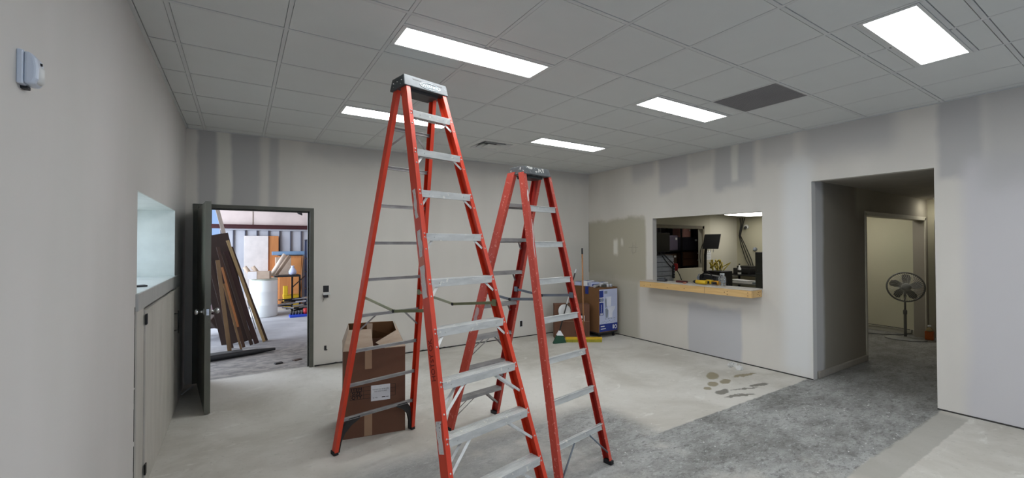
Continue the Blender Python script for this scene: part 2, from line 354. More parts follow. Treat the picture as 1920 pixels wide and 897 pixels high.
# left wall with the window niche above the cabinets
ny0, ny1, nz0, nz1 = 3.56, 5.42, 1.347, 2.0
w = MB()
w.box(XL-.14, XL, YF, ny0, 0, 3.2).box(XL-.14, XL, ny1, 6.5, 0, 3.2).box(XL-.14, XL, ny0, ny1, nz1, 3.2).box(XL-.14, XL-.04, ny0, ny1, 0, nz0-.03)
struct(w.build('wall_left', m_wall_left), 'grey-white painted left wall')
w = MB()
w.box(-1.0, XL-.14, ny0-.1, ny0, nz0-.2, nz1+.1).box(-1.0, XL-.14, ny1, ny1+.1, nz0-.2, nz1+.1).box(-1.0, XL-.14, ny0, ny1, nz1, nz1+.1)
w.box(-1.0, XL-.14, ny0, ny1, nz0-.2, nz0-.03)
w.box(XL-.14, XL-.0005, ny1-.006, ny1-.0005, nz0, nz1-.0005).box(XL-.14, XL-.0005, ny0, ny1-.006, nz1-.006, nz1-.0005)
w.box(-1.0, XL-.14, ny1-.006, ny1, nz0, nz1).box(-1.0, XL-.14, ny0, ny1, nz1-.006, nz1)
struct(w.build('trim_1', m_reveal), 'white-painted deep reveal of the window niche')
wf = MB()
for a, b_ in ((ny0, ny0+.05), (ny1-.056, ny1-.006), (4.46, 4.52)): wf.box(-.99, -.93, a, b_, nz0, nz1-.01)
wf.box(-.99, -.93, ny0+.05, ny1-.056, nz0, nz0+.05).box(-.99, -.93, ny0+.05, ny1-.056, nz1-.06, nz1-.01)
win1 = struct(wf.build('window_1', m_whitemetal), 'window set deep in the left wall niche')
# back wall with door opening
ox0, ox1, oz = -.425, .795, 2.105
w = MB()
w.box(XL, ox0, YB, YB+.14, 0, 3.2).box(ox1, 6.0, YB, YB+.14, 0, 3.2).box(ox0, ox1, YB, YB+.14, oz, 3.2)
struct(w.build('wall_back', m_wall_back), 'grey-white back wall with unpainted joint-compound bands near the top')
# right wall with pass-through and hall opening
py0, py1, pz0, pz1 = 3.01, 4.80, 1.0, 2.084
hy0, hy1, hz = 1.335, 2.425, 2.41
XW = XR+.10
w = MB()
w.box(XR, XW, YF, hy0, 0, 3.2).box(XR, XW, hy0, hy1, hz, 3.2).box(XR, XW, hy1, py0, 0, 3.2)
w.box(XR, XW, py0, py1, 0, pz0).box(XR, XW, py0, py1, pz1, 3.2).box(XR, XW, py1, YB, 0, 3.2)
struct(w.build('wall_right', m_wall_right), 'white right wall with grey patch bands, pass-through and hall opening')
# dark joint between walls and floor
w = MB().box(XR-.004, XR, hy1, YB, 0, .014).box(XR-.004, XR, YF, hy0, 0, .014).box(.86, XR, YB-.004, YB, 0, .016)
struct(w.build('trim_2', m_caulk), 'dark gap along the foot of the walls')
# wall behind the camera with a storefront opening
w = MB()
w.box(-.69, 0.0, YF-.14, YF, 0, 3.2).box(4.9, 5.96, YF-.14, YF, 0, 3.2).box(0, 4.9, YF-.14, YF, 2.7, 3.2).box(0, 4.9, YF-.14, YF, 0, .25)
struct(w.build('wall_front', m_wall_left))
MB().box(XR-.004, XR, YB-.004, YB, 1.10, 2.10).build('corner_crack', m_caulk, bpy.data.objects['wall_right'])
pm = MB().at(xf((XR-.0002, 5.215, 1.56), (0, -1, 0), (0, 0, 1), (-1, 0, 0))).ring(.05, .0018, 20, 4, 1, 1.3)
pm.box(-.11, .10, .03, .034, 0, .001).box(-.02, -.016, -.09, .12, 0, .001).box(.05, .054, -.06, .13, 0, .001)
pm.build('pencil_mark', mat('pencil', lin(150, 144, 132), .8), bpy.data.objects['wall_right'])
# ---------------- ceiling: plenum deck, tee grid, tiles
ceil = struct(MB().box(-.69, 5.96, YF-.14, 6.5, H+.07, H+.15).build('ceiling', m_dark), 'white suspended ceiling of square tiles in a tee grid')
gx = [-.365+.61*k for k in range(11)]         # runners along y
gy0, gs = 2.485, .613
gy = [gy0+gs*k for k in range(-10, 7)]
gx = [x for x in gx if XL < x < XR]; gy = [y for y in gy if YF < y < YB]
lights = {(ix, jy) for ix in (2, 6) for jy in ()}
LX = [(.855, 2.075), (3.295, 4.515)]; LY = []
rows = [(gy[i], gy[i+1]) for i in range(len(gy)-1)]
def row_of(y): return [r for r in rows if r[0] <= y < r[1]][0]
LIGHTROWS = [row_of(y) for y in (-2.6, -.8, 1.0, 2.8, 4.65)]
for x in gx:
    cuts = [YF]
    if abs(x-1.465) < .02 or abs(x-3.905) < .02:
        for r in LIGHTROWS: c = (r[0]+r[1])/2; cuts += [c-.16, c+.16]
    cuts.append(YB)
    for k in range(0, len(cuts), 2):
        MB().box(-.012, .012, cuts[k], cuts[k+1], H-.002, H+.012).box(-.0015, .0015, cuts[k], cuts[k+1], H+.012, H+.03).build('grid_runner', m_tee, ceil, (x, 0, 0))
def part(name, me, loc, parent=ceil):
    o = bpy.data.objects.new(name, me); COL.objects.link(o); o.parent = parent; o.location = loc; return o
xs = [XL+.012]+gx+[XR-.012]
def tile_mesh(wx, wy, name='ceiling_tile'):
    b = MB(); e = .008
    b.box(-wx/2+.012+.003, wx/2-.012-.003, -wy/2+.012+.005, wy/2-.012-.005, H-.001, H+.012)
    b.box(-wx/2+.004, wx/2-.004, -wy/2+.004, wy/2-.004, H+.012, H+.022)
    return b.mesh(name, m_tile)
tcache = {}
def tile(x0, x1, y0, y1, nm='ceiling_tile'):
    k = (round(x1-x0, 3), round(y1-y0, 3))
    if k not in tcache: tcache[k] = tile_mesh(*k)
    part(nm, tcache[k], ((x0+x1)/2, (y0+y1)/2, 0))
ccache = {}
def cross(x0, x1, y):
    k = round(x1-x0, 3)
    if k not in ccache: ccache[k] = MB().box(-k/2+.012, k/2-.012, -.012, .012, H-.003, H+.011).mesh('cross_tee', m_tee)
    part('cross_tee', ccache[k], ((x0+x1)/2, y, 0))
ys = [YF+.012]+gy+[YB-.012]
RET = (3.905, row_of(2.2)); SUP = (2.685, row_of(5.3))
for i in range(len(xs)-1):
    x0, x1 = xs[i], xs[i+1]
    for j in range(len(ys)-1):
        y0, y1 = ys[j], ys[j+1]
        if y0 > YF+.1: cross(x0, x1, y0)
        inl = any(abs(r[0]-y0) < .01 for r in LIGHTROWS) and any(a-.02 < x0 and x1 < b_+.02 for a, b_ in LX)
        if (abs(x0-RET[0]) < .05 and abs(y0-RET[1][0]) < .01) or (abs(x0-SUP[0]) < .05 and abs(y0-SUP[1][0]) < .01): continue
        if inl:
            c = (y0+y1)/2; cross(x0, x1, c-.160); cross(x0, x1, c+.160)
            tile(x0, x1, y0, c-.160); tile(x0, x1, c+.160, y1)
        else: tile(x0, x1, y0, y1)
w = MB().box(XL, XL+.022, YF, YB, H-.006, H+.01).box(XR-.022, XR, YF, YB, H-.006, H+.01).box(XL, XR, YB-.022, YB, H-.006, H+.01).box(XL, XR, YF, YF+.022, H-.006, H+.01)
o = w.build('wall_angle', m_tee, ceil)
# ---------------- hall, fan room, office shells
w = MB()
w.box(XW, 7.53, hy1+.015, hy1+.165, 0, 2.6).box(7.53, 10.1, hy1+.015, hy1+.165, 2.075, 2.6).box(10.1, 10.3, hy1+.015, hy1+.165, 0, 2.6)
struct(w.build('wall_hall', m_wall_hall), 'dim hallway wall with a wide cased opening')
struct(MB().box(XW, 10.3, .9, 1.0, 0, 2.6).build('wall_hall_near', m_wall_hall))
w = MB().box(10.3, 10.42, 2.325, 3.7, 0, 2.6).box(10.3, 10.42, 1.0, 2.33, 2.06, 2.6).box(10.3, 10.42, .9, 1.45, 0, 2.6)
struct(w.build('wall_hall_end', m_wall_cream), 'cream-green wall at the far end of the hallway')
struct(MB().box(7.45, 10.42, 3.55, 3.65, 0, 2.6).build('wall_storage_side', m_wall_cream))
struct(MB().box(XW, 10.42, .9, 3.65, 2.43, 2.55).build('ceiling_hall', mat('hall_ceiling', lin(176, 170, 158), .9)))
# casing of the cased opening + doorway at the end
w = MB()
w.bbox(7.50, 7.545, hy1, hy1+.015, 0, 2.10).bbox(7.50, 10.16, hy1, hy1+.015, 2.055, 2.115).bbox(10.1, 10.16, hy1, hy1+.015, 0, 2.10)
w.box(7.53, 7.545, hy1+.015, hy1+.165, 0, 2.075).box(7.545, 10.1, hy1+.015, hy1+.165, 2.06, 2.075)
struct(w.build('trim_3', mat('casing_cream', lin(208, 203, 186), .6)), 'cream casing around the wide hallway opening')
w = MB().bbox(10.28, 10.3, 2.26, 2.345, 0, 2.07).bbox(10.28, 10.3, 1.40, 1.48, 0, 2.07).bbox(10.28, 10.3, 1.48, 2.26, 1.99, 2.07)
w.box(10.3, 10.42, 2.24, 2.26, 0, 2.0)
struct(w.build('door_2', mat('casing_white', lin(214, 212, 204), .5)), 'white-framed doorway at the hallway end')
struct(MB().box(10.42, 11.2, 1.2, 2.5, 0, 2.6).build('wall_dark_room', m_dark))
w = MB().bbox(6.02, 7.50, hy1-.014, hy1+.015, 0, .075, .004).bbox(5.985, 6.02, hy1-.02, hy1+.01, 0.005, .085, .004)
struct(w.build('baseboard_hall', mat('baseboard_grey', lin(165, 158, 146), .6)), 'grey painted baseboard at the foot of the hallway wall')
struct(MB().bbox(10.27, 10.3, 2.62, 3.5, 0, .09).build('baseboard_storage', mat('baseboard_cream', lin(190, 186, 170), .6)))
# reveal lining of new drywall at hall opening side already in hall wall; office
w = MB()
w.box(XW, 6.06, py0-.4, py0-.3, 0, 2.5)
w.box(6.0, 8.78, 7.15, 7.27, 0, 2.5).box(8.78, 10.78, 7.15, 7.27, 2.07, 2.5).box(10.78, 12.5, 7.15, 7.27, 0, 2.5)
w.box(8.78, 10.78, 7.15, 7.27, 0, 1.0)
struct(w.build('wall_office_back', m_office), 'beige office wall seen through the pass-through')
struct(MB().box(12.5, 12.62, 3.5, 7.27, 0, 2.5).build('wall_office_end', wall_mat('office_end_paint', lin(186, 182, 160), 'Y', [])))
struct(MB().box(XW, 7.35, 2.6, 2.7, 0, 2.5).box(7.35, 7.45, 2.6, 3.75, 0, 2.5).box(7.45, 12.5, 3.66, 3.75, 0, 2.5).build('wall_office_side', m_office))
struct(MB().box(XW, XW+.06, 6.5, 7.2, 0, 2.5).build('wall_office_corner', m_office))
struct(MB().box(XW, 12.6, 2.6, 8.6, 2.47, 2.55).build('ceiling_office', mat('office_ceiling', lin(150, 147, 135), .9)))
w = MB().bbox(8.70, 8.78, 7.13, 7.15, .9, 2.15).bbox(10.78, 10.86, 7.13, 7.15, .9, 2.15).bbox(8.70, 10.86, 7.13, 7.15, 2.07, 2.15)
struct(w.build('window_2', mat('brown_frame', lin(120, 112, 92), .6)), 'wide interior window opening in the office back wall')
# dark store room behind the office window
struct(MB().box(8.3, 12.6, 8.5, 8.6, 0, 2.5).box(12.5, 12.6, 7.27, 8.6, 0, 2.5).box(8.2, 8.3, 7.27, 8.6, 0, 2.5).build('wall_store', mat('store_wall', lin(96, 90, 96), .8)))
# ---------------- warehouse beyond the back door
w = MB().box(-3.3, -.75, 13.5, 13.62, 2.6, 4.6).box(-.45, 3.6, 13.5, 13.62, 2.2, 4.6).box(-.75, -.45, 13.5, 13.62, 2.75, 4.6).box(-3.4, -3.28, 6.5, 7.6, 0, 4.6).box(3.5, 3.6, 6.5, 13.6, 0, 4.6)
w.box(-3.4, 0, 6.50, 6.52, 3.2, 4.6).box(0, 3.6, 6.5, 6.52, 3.2, 4.6)
ww = struct(w.build('wall_warehouse', m_insul), 'pinkish board wall above the red beam in the storage hall')
for px in (0.29, 2.1):
    MB().box(px-.008, px+.008, 13.49, 13.5, 2.2, 4.5).build('board_joint', m_dbrown, ww)
MB().box(-.45, 3.6, 13.46, 13.5, 2.05, 2.09).build('ledger', m_siding, ww)
sd = struct(MB().box(-.45, 3.6, 13.52, 13.6, 0, 2.2).build('wall_siding', m_siding), 'grey ribbed metal siding below the red beam')
sm = MB().bbox(-.015, .015, 13.475, 13.52, 0, 2.05, .005).mesh('siding_rib', mat('siding_rib_dark', lin(70, 70, 82), .5))
for k in range(14): part('siding_rib', sm, (-.42+.27*k, 0, 0), sd)
struct(MB().box(-3.4, 3.6, 6.4, 13.7, 4.6, 4.7).build('ceiling_warehouse', mat('ware_ceiling', lin(150, 140, 130), .9)))
b = MB().box(-.9, 3.5, 13.36, 13.50, 2.09, 2.105).box(-.9, 3.5, 13.36, 13.50, 2.185, 2.2).box(-.9, 3.5, 13.42, 13.44, 2.105, 2.185)
struct(b.build('trim_4', m_redbeam), 'dark red steel beam across the storage hall wall')
# brick-dark end of the warehouse left of siding: daylight door
w = MB().box(-.75, -.62, 13.5, 13.6, 0, 2.8)
struct(w.build('trim_5', m_dark))

# ---------------- door frame (door_1) and door leaf
fr = MB()
fr.bbox(ox0-.05, ox0, YB-.015, YB+.155, 0, oz+.045).bbox(ox1, ox1+.052, YB-.015, YB+.155, 0, oz+.045).bbox(ox0, ox1, YB-.015, YB+.155, oz, oz+.045)
fr.box(ox0, ox0+.016, YB+.05, YB+.09, 0, oz).box(ox1-.016, ox1, YB+.05, YB+.09, 0, oz).box(ox0+.016, ox1-.016, YB+.05, YB+.09, oz-.016, oz)
struct(fr.build('door_1', m_frame), 'grey-green steel door frame in the back wall')
A, B = Vector((-.405, 6.325)), Vector((-.262, 5.115)); L = (B-A).length
leaf = thing('steel_door', 'grey-green steel door swung open into the room by the left wall', 'door', (A.x, A.y, .012), math.atan2(B.y-A.y, B.x-A.x))
d = MB().bbox(0, L, -.024, .024, 0, 2.07, .002); d.box(L*.98, L+.001, -.0245, -.018, .0, 2.07)
d.build('door_panel', m_door, leaf)
MB().box(L, L+.0015, -.011, .011, .955, 1.015).build('strike_plate', m_chrome, leaf)
for s in (-1, 1):
    k = MB().at(xf((L-.07, s*.024, .985), (1, 0, 0), (0, 0, 1), (0, s, 0))); k.lathe([(.032, 0), (.030, .006), (.012, .010), (.011, .035), (.024, .045), (.029, .058), (.026, .072), (.010, .078)], 18)
    k.build('door_knob', m_chrome, leaf)
for z in (.25, 1.05, 1.85):
    MB().cyl((-.01, .03, z-.055), (-.01, .03, z+.055), .009).box(-.01, .05, .024, .027, z-.05, z+.05).build('hinge', m_blackmetal, leaf)
# door stop bits near the frame
tag(MB().tube([(-.53, 5.90, .02), (-.51, 5.98, .02), (-.48, 6.06, .025), (-.45, 6.12, .03)], .008).build('door_stop', m_whitemetal), 'thin white rod lying on the floor behind the open steel door', 'door stop')

# ================================================================== CEILING FIXTURES
def ceiling_light(x0, x1, yc, label, power=True):
    t = thing('ceiling_light', label, 'ceiling light', ((x0+x1)/2, yc, H-.004), 0, 'recessed panel lights in the tile ceiling')
    hx, hy = (x1-x0)/2-.014, .146
    f = MB(); a, c = hx, hy; i_, j_ = hx-.028, hy-.018
    f.box(-a, a, -c, -j_, -.002, .02).box(-a, a, j_, c, -.002, .02).box(-a, -i_, -j_, j_, -.002, .02).box(i_, a, -j_, j_, -.002, .02).box(-a, a, -c, c, .02, .026)
    f.build('light_frame', m_whitemetal, t)
    MB().box(-i_, i_, -j_, j_, .002, .012).build('diffuser', m_lens, t)
labels = {(0, 3): 'large lit panel light just right of the top of the tall ladder',
          (0, 4): 'lit panel light partly hidden behind the rails of the tall ladder',
          (1, 2): 'bright wide panel light at the upper right, nearest to the hall side',
          (1, 3): 'lit panel light next to the grey return grille',
          (1, 4): 'farthest small lit panel light beside the square air diffuser'}
for ci, (a, b_) in enumerate(LX):
    for ri, r in enumerate(LIGHTROWS):
        lab = labels.get((ci, ri), 'unseen panel light added to the ceiling above and behind the viewer')  # panels outside the listed ones are unseen, added to light the room
        ceiling_light(a, b_, (r[0]+r[1])/2, lab)
# supply diffuser: stepped square cones
cx, cy = SUP[0]+.305, sum(SUP[1])/2
t = thing('air_diffuser', 'square stepped white supply air diffuser near the back wall', 'air vent', (cx, cy, H))
def sq(b, r0, z0, r1, z1, th=.004):
    for s in range(4):
        c, n = math.cos(s*PI/2), math.sin(s*PI/2); R = lambda x, y, z: (x*c-y*n, x*n+y*c, z)
        b.hexa([R(-r0, -r0, z0), R(r0, -r0, z0), R(r1, -r1, z1), R(-r1, -r1, z1), R(-r0, -r0, z0+th), R(r0, -r0, z0+th), R(r1, -r1, z1+th), R(-r1, -r1, z1+th)])
    return b
b = MB(); sq(b, .295, -.002, .225, -.002); b.build('face_plate', m_whitemetal, t)
for r, z in ((.225, -.004), (.165, -.004)):
    b = MB(); sq(b, r, z-.004, r-.055, z+.04); b.build('louver', m_whitemetal, t)
b = MB().box(-.10, .10, -.10, .10, -.012, -.006); b.build('louver', m_whitemetal, t)
MB().box(-.29, .29, -.29, .29, .05, .055).build('backing', m_black, t)
sq(MB(), .226, .002, .224, .05).build('collar', m_black, t)
cx, cy = RET[0]+.305, sum(RET[1])/2
t = thing('return_grille', 'flat dark grey perforated return air grille in the ceiling', 'air vent', (cx, cy, H))
MB().bbox(-.295, .295, -.295, .295, -.001, .012, .002).build('grille_plate', m_grille, t)
g_ = MB()
for k in range(44): y = -.275+.0128*k; g_.box(-.28, .28, y, y+.004, -.0035, -.001)
g_.build('fin', m_grille, t)['kind'] = 'stuff'
# motion sensor high on left wall
t = thing('motion_sensor', 'small white motion sensor box mounted high on the left wall', 'sensor', (XL, 1.838, 2.124))
b = MB().bbox(0, .014, -.030, .030, 0, .100, .003); b.build('back_plate', m_sheet, t)
prof = [(.014, .001), (.036, .002), (.043, .02), (.044, .055), (.040, .080), (.030, .095), (.014, .099)]
b = MB().at(xf((0, 0, 0), (1, 0, 0), (0, 0, 1), (0, -1, 0))); b.prism(prof, -.029, .029); o = b.build('housing', m_sheet, t)
bv = o.modifiers.new('b', 'BEVEL'); bv.width = .008; bv.segments = 3
b = MB(); vs = []; 
b.at(xf((.027, 0, .036), (1, 0, 0), (0, 1, 0), (0, 0, 1))).lathe([(.018, -.028), (.0235, -.022), (.0235, .018), (.018, .026)], 16); b.build('lens', m_whitemetal, t)
MB().box(.040, .0455, -.003, .003, .066, .073).build('indicator', m_dark, t)
MB().at(xf((.012, .01, -.002))).bbox(-.012, .004, -.012, .012, -.006, .004, .002).build('bracket', m_black, t)

# ================================================================== LEFT CABINET
cb = thing('built_in_cabinet', 'cream painted built-in base cabinet under the window niche in left wall', 'cabinet', (XL, 3.52, 0))
cy1 = 5.70-3.52
b = MB().box(-.30, .0, 0, cy1, 0.0, 1.22).box(0, .006, .0, .06, 0, 1.25).box(0, .006, cy1-.03, cy1, 0, 1.25).box(0, .006, 0, cy1, 0, .05)
w = MB().bbox(-.03, .010, -.004, .22, 0.0, 1.235).build('face_stile', m_cab, cb)
bb = MB().bbox(-.035, .012, .22, cy1, 0.0, .045); bb.build('toe_rail', m_cab, cb)
seams = [(.225, .655), (.66, .95), (.955, 1.41)]
def cdoor(y0, y1, nm='door'):
    b = MB()
    n = max(1, round((y1-y0)/.22)); s = (y1-y0)/n
    for k in range(n): b.bbox(0, .020, y0+s*k+.001, y0+s*(k+1)-.001, .05, 1.215, .004)
    return b.build(nm, m_cab, cb)
d1 = cdoor(.225, .97); d2 = cdoor(.98, 1.42); d3 = cdoor(1.43, cy1-.01)
MB().bbox(.018, .028, .205, .245, 1.12, 1.19, .002).build('hinge', m_blackmetal, d1)
MB().bbox(.018, .028, .205, .245, .12, .19, .002).build('hinge', m_blackmetal, d1)
yh = 5.23-3.52
MB().tube([(.02, yh, .83), (.05, yh, .83), (.05, yh, .99), (.02, yh, .99)], .006).tube([(.05, yh, .80), (.05, yh, 1.02)], .005).build('pull_handle', m_blackmetal, d3)
MB().bbox(-.02, .016, .0, cy1, 1.235, 1.345, .004).build('apron', m_cabtop, cb)
MB().bbox(-.44, .012, .045, 1.90, 1.317, 1.347, .004).build('countertop', mat('counter_white', lin(224, 230, 228), .45), cb)
gp = MB(); rg = random.Random(11); z = .0
while z < 1.27:
    h = rg.uniform(.03, .14); w_ = rg.uniform(.001, .007)
    gp.box(-.001, .0022, -.016-w_, -.015+.002, z, z+h-rg.choice((0, 0, .012, .03))); z += h
gp.build('wall_gap', m_caulk, cb)
tag(MB().bbox(-.05, .05, -.035, .035, 0, .012, .002).build('tape_measure', m_black, None, (-.63, 4.10, 1.3475), .4), 'small dark flat tool lying on the white niche sill', 'tool')

# ================================================================== WALL OUTLETS
t = thing('thermostat_wires', 'open wall box with a loose white and black device hanging right of the door', 'wall device', (1.012, YB, .97))
MB().box(-.045, .028, -.003, 0, .03, .12).build('box_opening', m_black, t)
MB().bbox(-.05, .045, -.04, 0, -.005, .022, .003).build('device', m_whitemetal, t)
MB().bbox(-.045, .015, -.043, -.003, -.04, -.004, .004).build('device_body', m_black, t)
MB().tube([(-.03, -.01, -.03), (-.04, -.015, -.06), (-.05, -.004, -.10)], .002).build('wire', m_cable, t)
t = thing('outlet_box', 'small black open outlet hole low on the back wall near the door', 'outlet', (1.0, YB, .22))
MB().box(-.018, .012, -.003, 0, -.02, .045).box(-.002, .022, -.006, -.001, -.022, -.006).build('box_opening', m_black, t)
t = thing('outlet_box', 'dark outlet opening with pale rim low on the back wall between the ladders', 'outlet', (4.234, YB, .24))
MB().box(-.035, .035, -.002, 0, -.06, .06).build('cover_rim', m_whitemetal, t); MB().box(-.024, .024, -.004, -.002, -.05, .05).build('box_opening', m_black, t)
# loose cable on the floor at back wall
tag(MB().tube([(.86+.09*k, YB-.03-.02*math.sin(k*1.7), .008+.012*(k % 2)) for k in range(24)], .006).build('loose_cord', m_cable), 'thin dark cord running along the foot of the back wall', 'cord')

# ================================================================== LADDERS
def lerp(a, b, t): return Vector(a)+(Vector(b)-Vector(a))*t
def ladder(label, cx, cy, th, Hh, wt, ct, wf, df, wr, dr, zf, zr, n, fs, mats, rep):
    t = thing('step_ladder', label, 'ladder', (cx, cy, 0), th)
    mo, mi_, malu, mbar, mcap = mats
    def rp(s, front, z):
        k = z/Hh
        if front: return Vector((s*(wf+(wt-wf)*k), fs*(df+(ct-df)*k), z))
        return Vector((s*(wr+(wt-wr)*k), -fs*(dr+(ct-dr)*k), z))
    def rail(s, front, D, fl, top):
        P0, P1 = rp(s, front, .0), rp(s, front, top); ax = (P1-P0).normalized()
        out = 1 if (fs if front else -fs) > 0 else -1
        nrm = Vector((0, out, 0)); nrm = (nrm-nrm.dot(ax)*ax).normalized(); U = Vector((-s, 0, 0))
        tk = .0045; h = D/2
        # C section, points (inward, fore-aft)
        sec = [(-fl/2, -h), (fl/2, -h), (fl/2, -h+tk), (-fl/2+tk, -h+tk), (-fl/2+tk, h-tk), (fl/2, h-tk), (fl/2, h), (-fl/2, h)]
        vs = []
        for zz in (.012, top):
            for a, b_ in sec:
                o = U*a+nrm*b_; p = P0+o; k = (zz-p.z)/ax.z; vs.append(tuple(p+ax*k))
        m = len(sec); b = MB(); fs_ = [(i, (i+1) % m, m+(i+1) % m, m+i) for i in range(m)]
        caps = [(0, 1, 2, 3), (0, 3, 4, 7), (4, 5, 6, 7)]
        fs_ += caps+[tuple(m+i for i in reversed(c)) for c in caps]
        b.add(vs, fs_)
        # inner web face darker / cleaner colour
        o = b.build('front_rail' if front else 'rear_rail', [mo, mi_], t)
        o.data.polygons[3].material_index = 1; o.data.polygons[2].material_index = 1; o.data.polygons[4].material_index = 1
        return o, nrm, ax, out
    info = {}
    for s in (-1, 1):
        info[(s, 1)] = rail(s, True, rep['Df'], rep['fl'], Hh-.01)
        info[(s, 0)] = rail(s, False, rep['Dr'], rep['fl'], Hh-.02)
    # steps between the climbing rails
    sd = fs
    for k in range(1, n+1):
        z = zf*k; w_ = wf+(wt-wf)*z/Hh-rep['fl']/2+.004; y = rp(1, True, z).y; hd = rep['tread']/2; hh = rep['lip']/2
        b = MB(); zt = z+hh
        yf_, yb_ = y+sd*hd*1.0, y-sd*hd
        lo, hi = min(yf_, yb_), max(yf_, yb_)
        b.bbox(-w_, w_, lo, hi, zt-.004, zt, .001)
        b.bbox(-w_, w_, yf_-.0025, yf_+.0025, zt-2*hh, zt, .001).bbox(-w_, w_, yb_-.0025, yb_+.0025, zt-2*hh*.8, zt, .001)
        for q in range(5): yy = lo+.01+(hi-lo-.02)*q/4; b.box(-w_, w_, yy-.002, yy+.002, zt, zt+.0015)
        for sx in (-1, 1): b.at(xf((sx*(w_-.06), yf_+sd*.002, z), (1, 0, 0), (0, 0, 1), (0, sd, 0))).lathe([(.005, 0), (.004, .003)], 8); b.at(Matrix.Identity(4))
        b.build('step', malu, t)
        big = k <= 3
        for sx in (-1, 1):
            dz = (.15 if big else .075); dx = (.16 if big else .05)
            a = rp(sx, True, z-dz); ya = y-a.y
            pb = MB()
            pb.beam((sx*(abs(a.x)-rep['fl']/2), yf_-sd*.012+(a.y-y), z-dz), (sx*(w_-dx), yf_-sd*.012, z-hh+.004), .004 if 0 else .016, .003, (1, 0, .4))
            if big: pb.beam((sx*(abs(a.x)-rep['fl']/2), yb_+sd*.012+(a.y-y), z-dz), (sx*(w_-dx), yb_+sd*.012, z-hh+.004), .016, .003, (1, 0, .4))
            pb.build('step_brace', malu, t)
    # rivets on the climbing rails' flanges
    b = MB()
    for s in (-1, 1):
        o, nrm, ax, out = info[(s, 1)]
        for k in range(1, n+1):
            for dz in (-.012, .012, -.085 if k > 3 else -.15):
                p = rp(s, True, zf*k+dz)+nrm*(rep['Df']/2); b.at(frame(p, p+nrm)); b.lathe([(.0055, 0), (.0045, .0025), (.001, .004)], 8)
    b.at(Matrix.Identity(4)); r_ = b.build('rivets', m_alu, t); r_['kind'] = 'stuff'
    # rear cross bars
    for k in range(1, n+1):
        z = zr*k; w_ = wr+(wt-wr)*z/Hh-rep['fl']/2+.004; y = rp(1, False, z).y; hb = rep['bar']/2
        b = MB(); b.bbox(-w_, w_, y-.004-fs*rep['bo'], y+.004-fs*rep['bo'], z-hb, z+hb, .002); b.bbox(-w_, w_, y-.012-fs*rep['bo'], y+.012-fs*rep['bo'], z+hb-.004, z+hb, .001)
        b.bbox(-w_, w_, y-.010-fs*rep['bo'], y+.010-fs*rep['bo'], z-hb, z-hb+.003, .001)
        b.build('cross_bar', mbar, t)
        if k in rep['rbr']:
            for sx in (-1, 1):
                a = rp(sx, False, z-.13)
                MB().beam((sx*(abs(a.x)-.01), a.y-fs*rep['bo'], z-.13), (sx*(w_-.13), y-fs*rep['bo'], z-hb+.004), .014, .004, (1, 0, .4)).build('bar_brace', mbar, t)
    # spreaders
    for s in (-1, 1):
        z0 = rep['sz']; a = rp(s, True, z0); c = rp(s, False, z0); sg = rep['sag']
        a.x -= s*.014; c.x -= s*.014; md = lerp(a, c, .5); md.z -= sg
        sp = MB(); sp.beam(a, md, .004, .020, (1, 0, 0)); o = sp.build('spreader_bar', rep['sm'][0], t)
        MB().beam(md+(a-md)*.02, c, .004, .020, (1, 0, 0)).build('spreader_bar', rep['sm'][1], t)
        MB().at(xf(md, (0, 1, 0), (0, 0, 1), (1, 0, 0))).lathe([(.012, -.007), (.012, .007)], 10).build('hinge_pin', m_blackmetal, t)
        for q in (a, c): MB().bbox(q.x-.005, q.x+.005, q.y-.02, q.y+.02, q.z-.022, q.z+.022, .002).build('spreader_bracket', rep['sm'][2], t)
    # feet
    for s in (-1, 1):
        for f in (1, 0):
            p = rp(s, f, .0); D = rep['Df'] if f else rep['Dr']
            q = .5*D+.006
            b = MB().bbox(p.x-rep['fl']/2-.004, p.x+rep['fl']/2+.004, p.y-q, p.y+q, 0, .03, .004)
            if f and rep['knee']:
                b.bbox(min(p.x, p.x-s*.11), max(p.x, p.x-s*.11), p.y-.035, p.y+.035, .004, .022, .003)
                for e in range(6): b.box(p.x-s*(.02+.016*e)-.002, p.x-s*(.02+.016*e)+.002, p.y-.034, p.y+.034, .022, .027)
            b.build('rubber_foot', m_black_rubber, t)
    if rep['knee']:
        for s in (-1, 1):
            p0, p1 = rp(s, False, .02), rp(s, False, zr-.005); b = MB(); xi = -s
            pts = [(0.0, .0), (.024, .0), (.026, .08), (.045, .15), (.09, .205), (.15, zr-.035), (.15, zr-.012), (.06, zr-.012), (0.02, zr-.07)]
            yb = p0.y*.45+p1.y*.55
            vs = [(p.x, p.y) for p in [Vector(q) for q in pts]]
            M = xf((p0.x-s*.010, 0, 0), (xi, 0, 0), (0, 0, 1), (0, 1, 0))
            k0 = (p1.y-p0.y)/zr
            n_ = len(pts); V = []
            for e in (-.012, .012):
                for (dx, z) in pts: V.append((p0.x+xi*(.008+dx+ (abs(p0.x)-abs(p1.x))*z/zr*1.0), p0.y+k0*z+e, z+.01))
            F = [tuple(range(n_-1, -1, -1)), tuple(range(n_, 2*n_))]+[(i, (i+1) % n_, n_+(i+1) % n_, n_+i) for i in range(n_)]
            b.add(V, F); b.build('knee_brace', m_black, t)
    elif rep.get('rod'):
        for s in (-1, 1):
            a = rp(s, False, .09); z = zr; w_ = abs(rp(s, False, z).x)
            MB().cyl((s*(abs(a.x)-.012), a.y-fs*(rep['bo']+.006), .09), (s*(w_-.17), rp(s, 0, z).y-fs*(rep['bo']+.010), z-.02), .006, n=8).build('brace_rod', m_blue_steel, t)
    # cap
    cw, cd, chh, cz = rep['cap']
    b = MB()
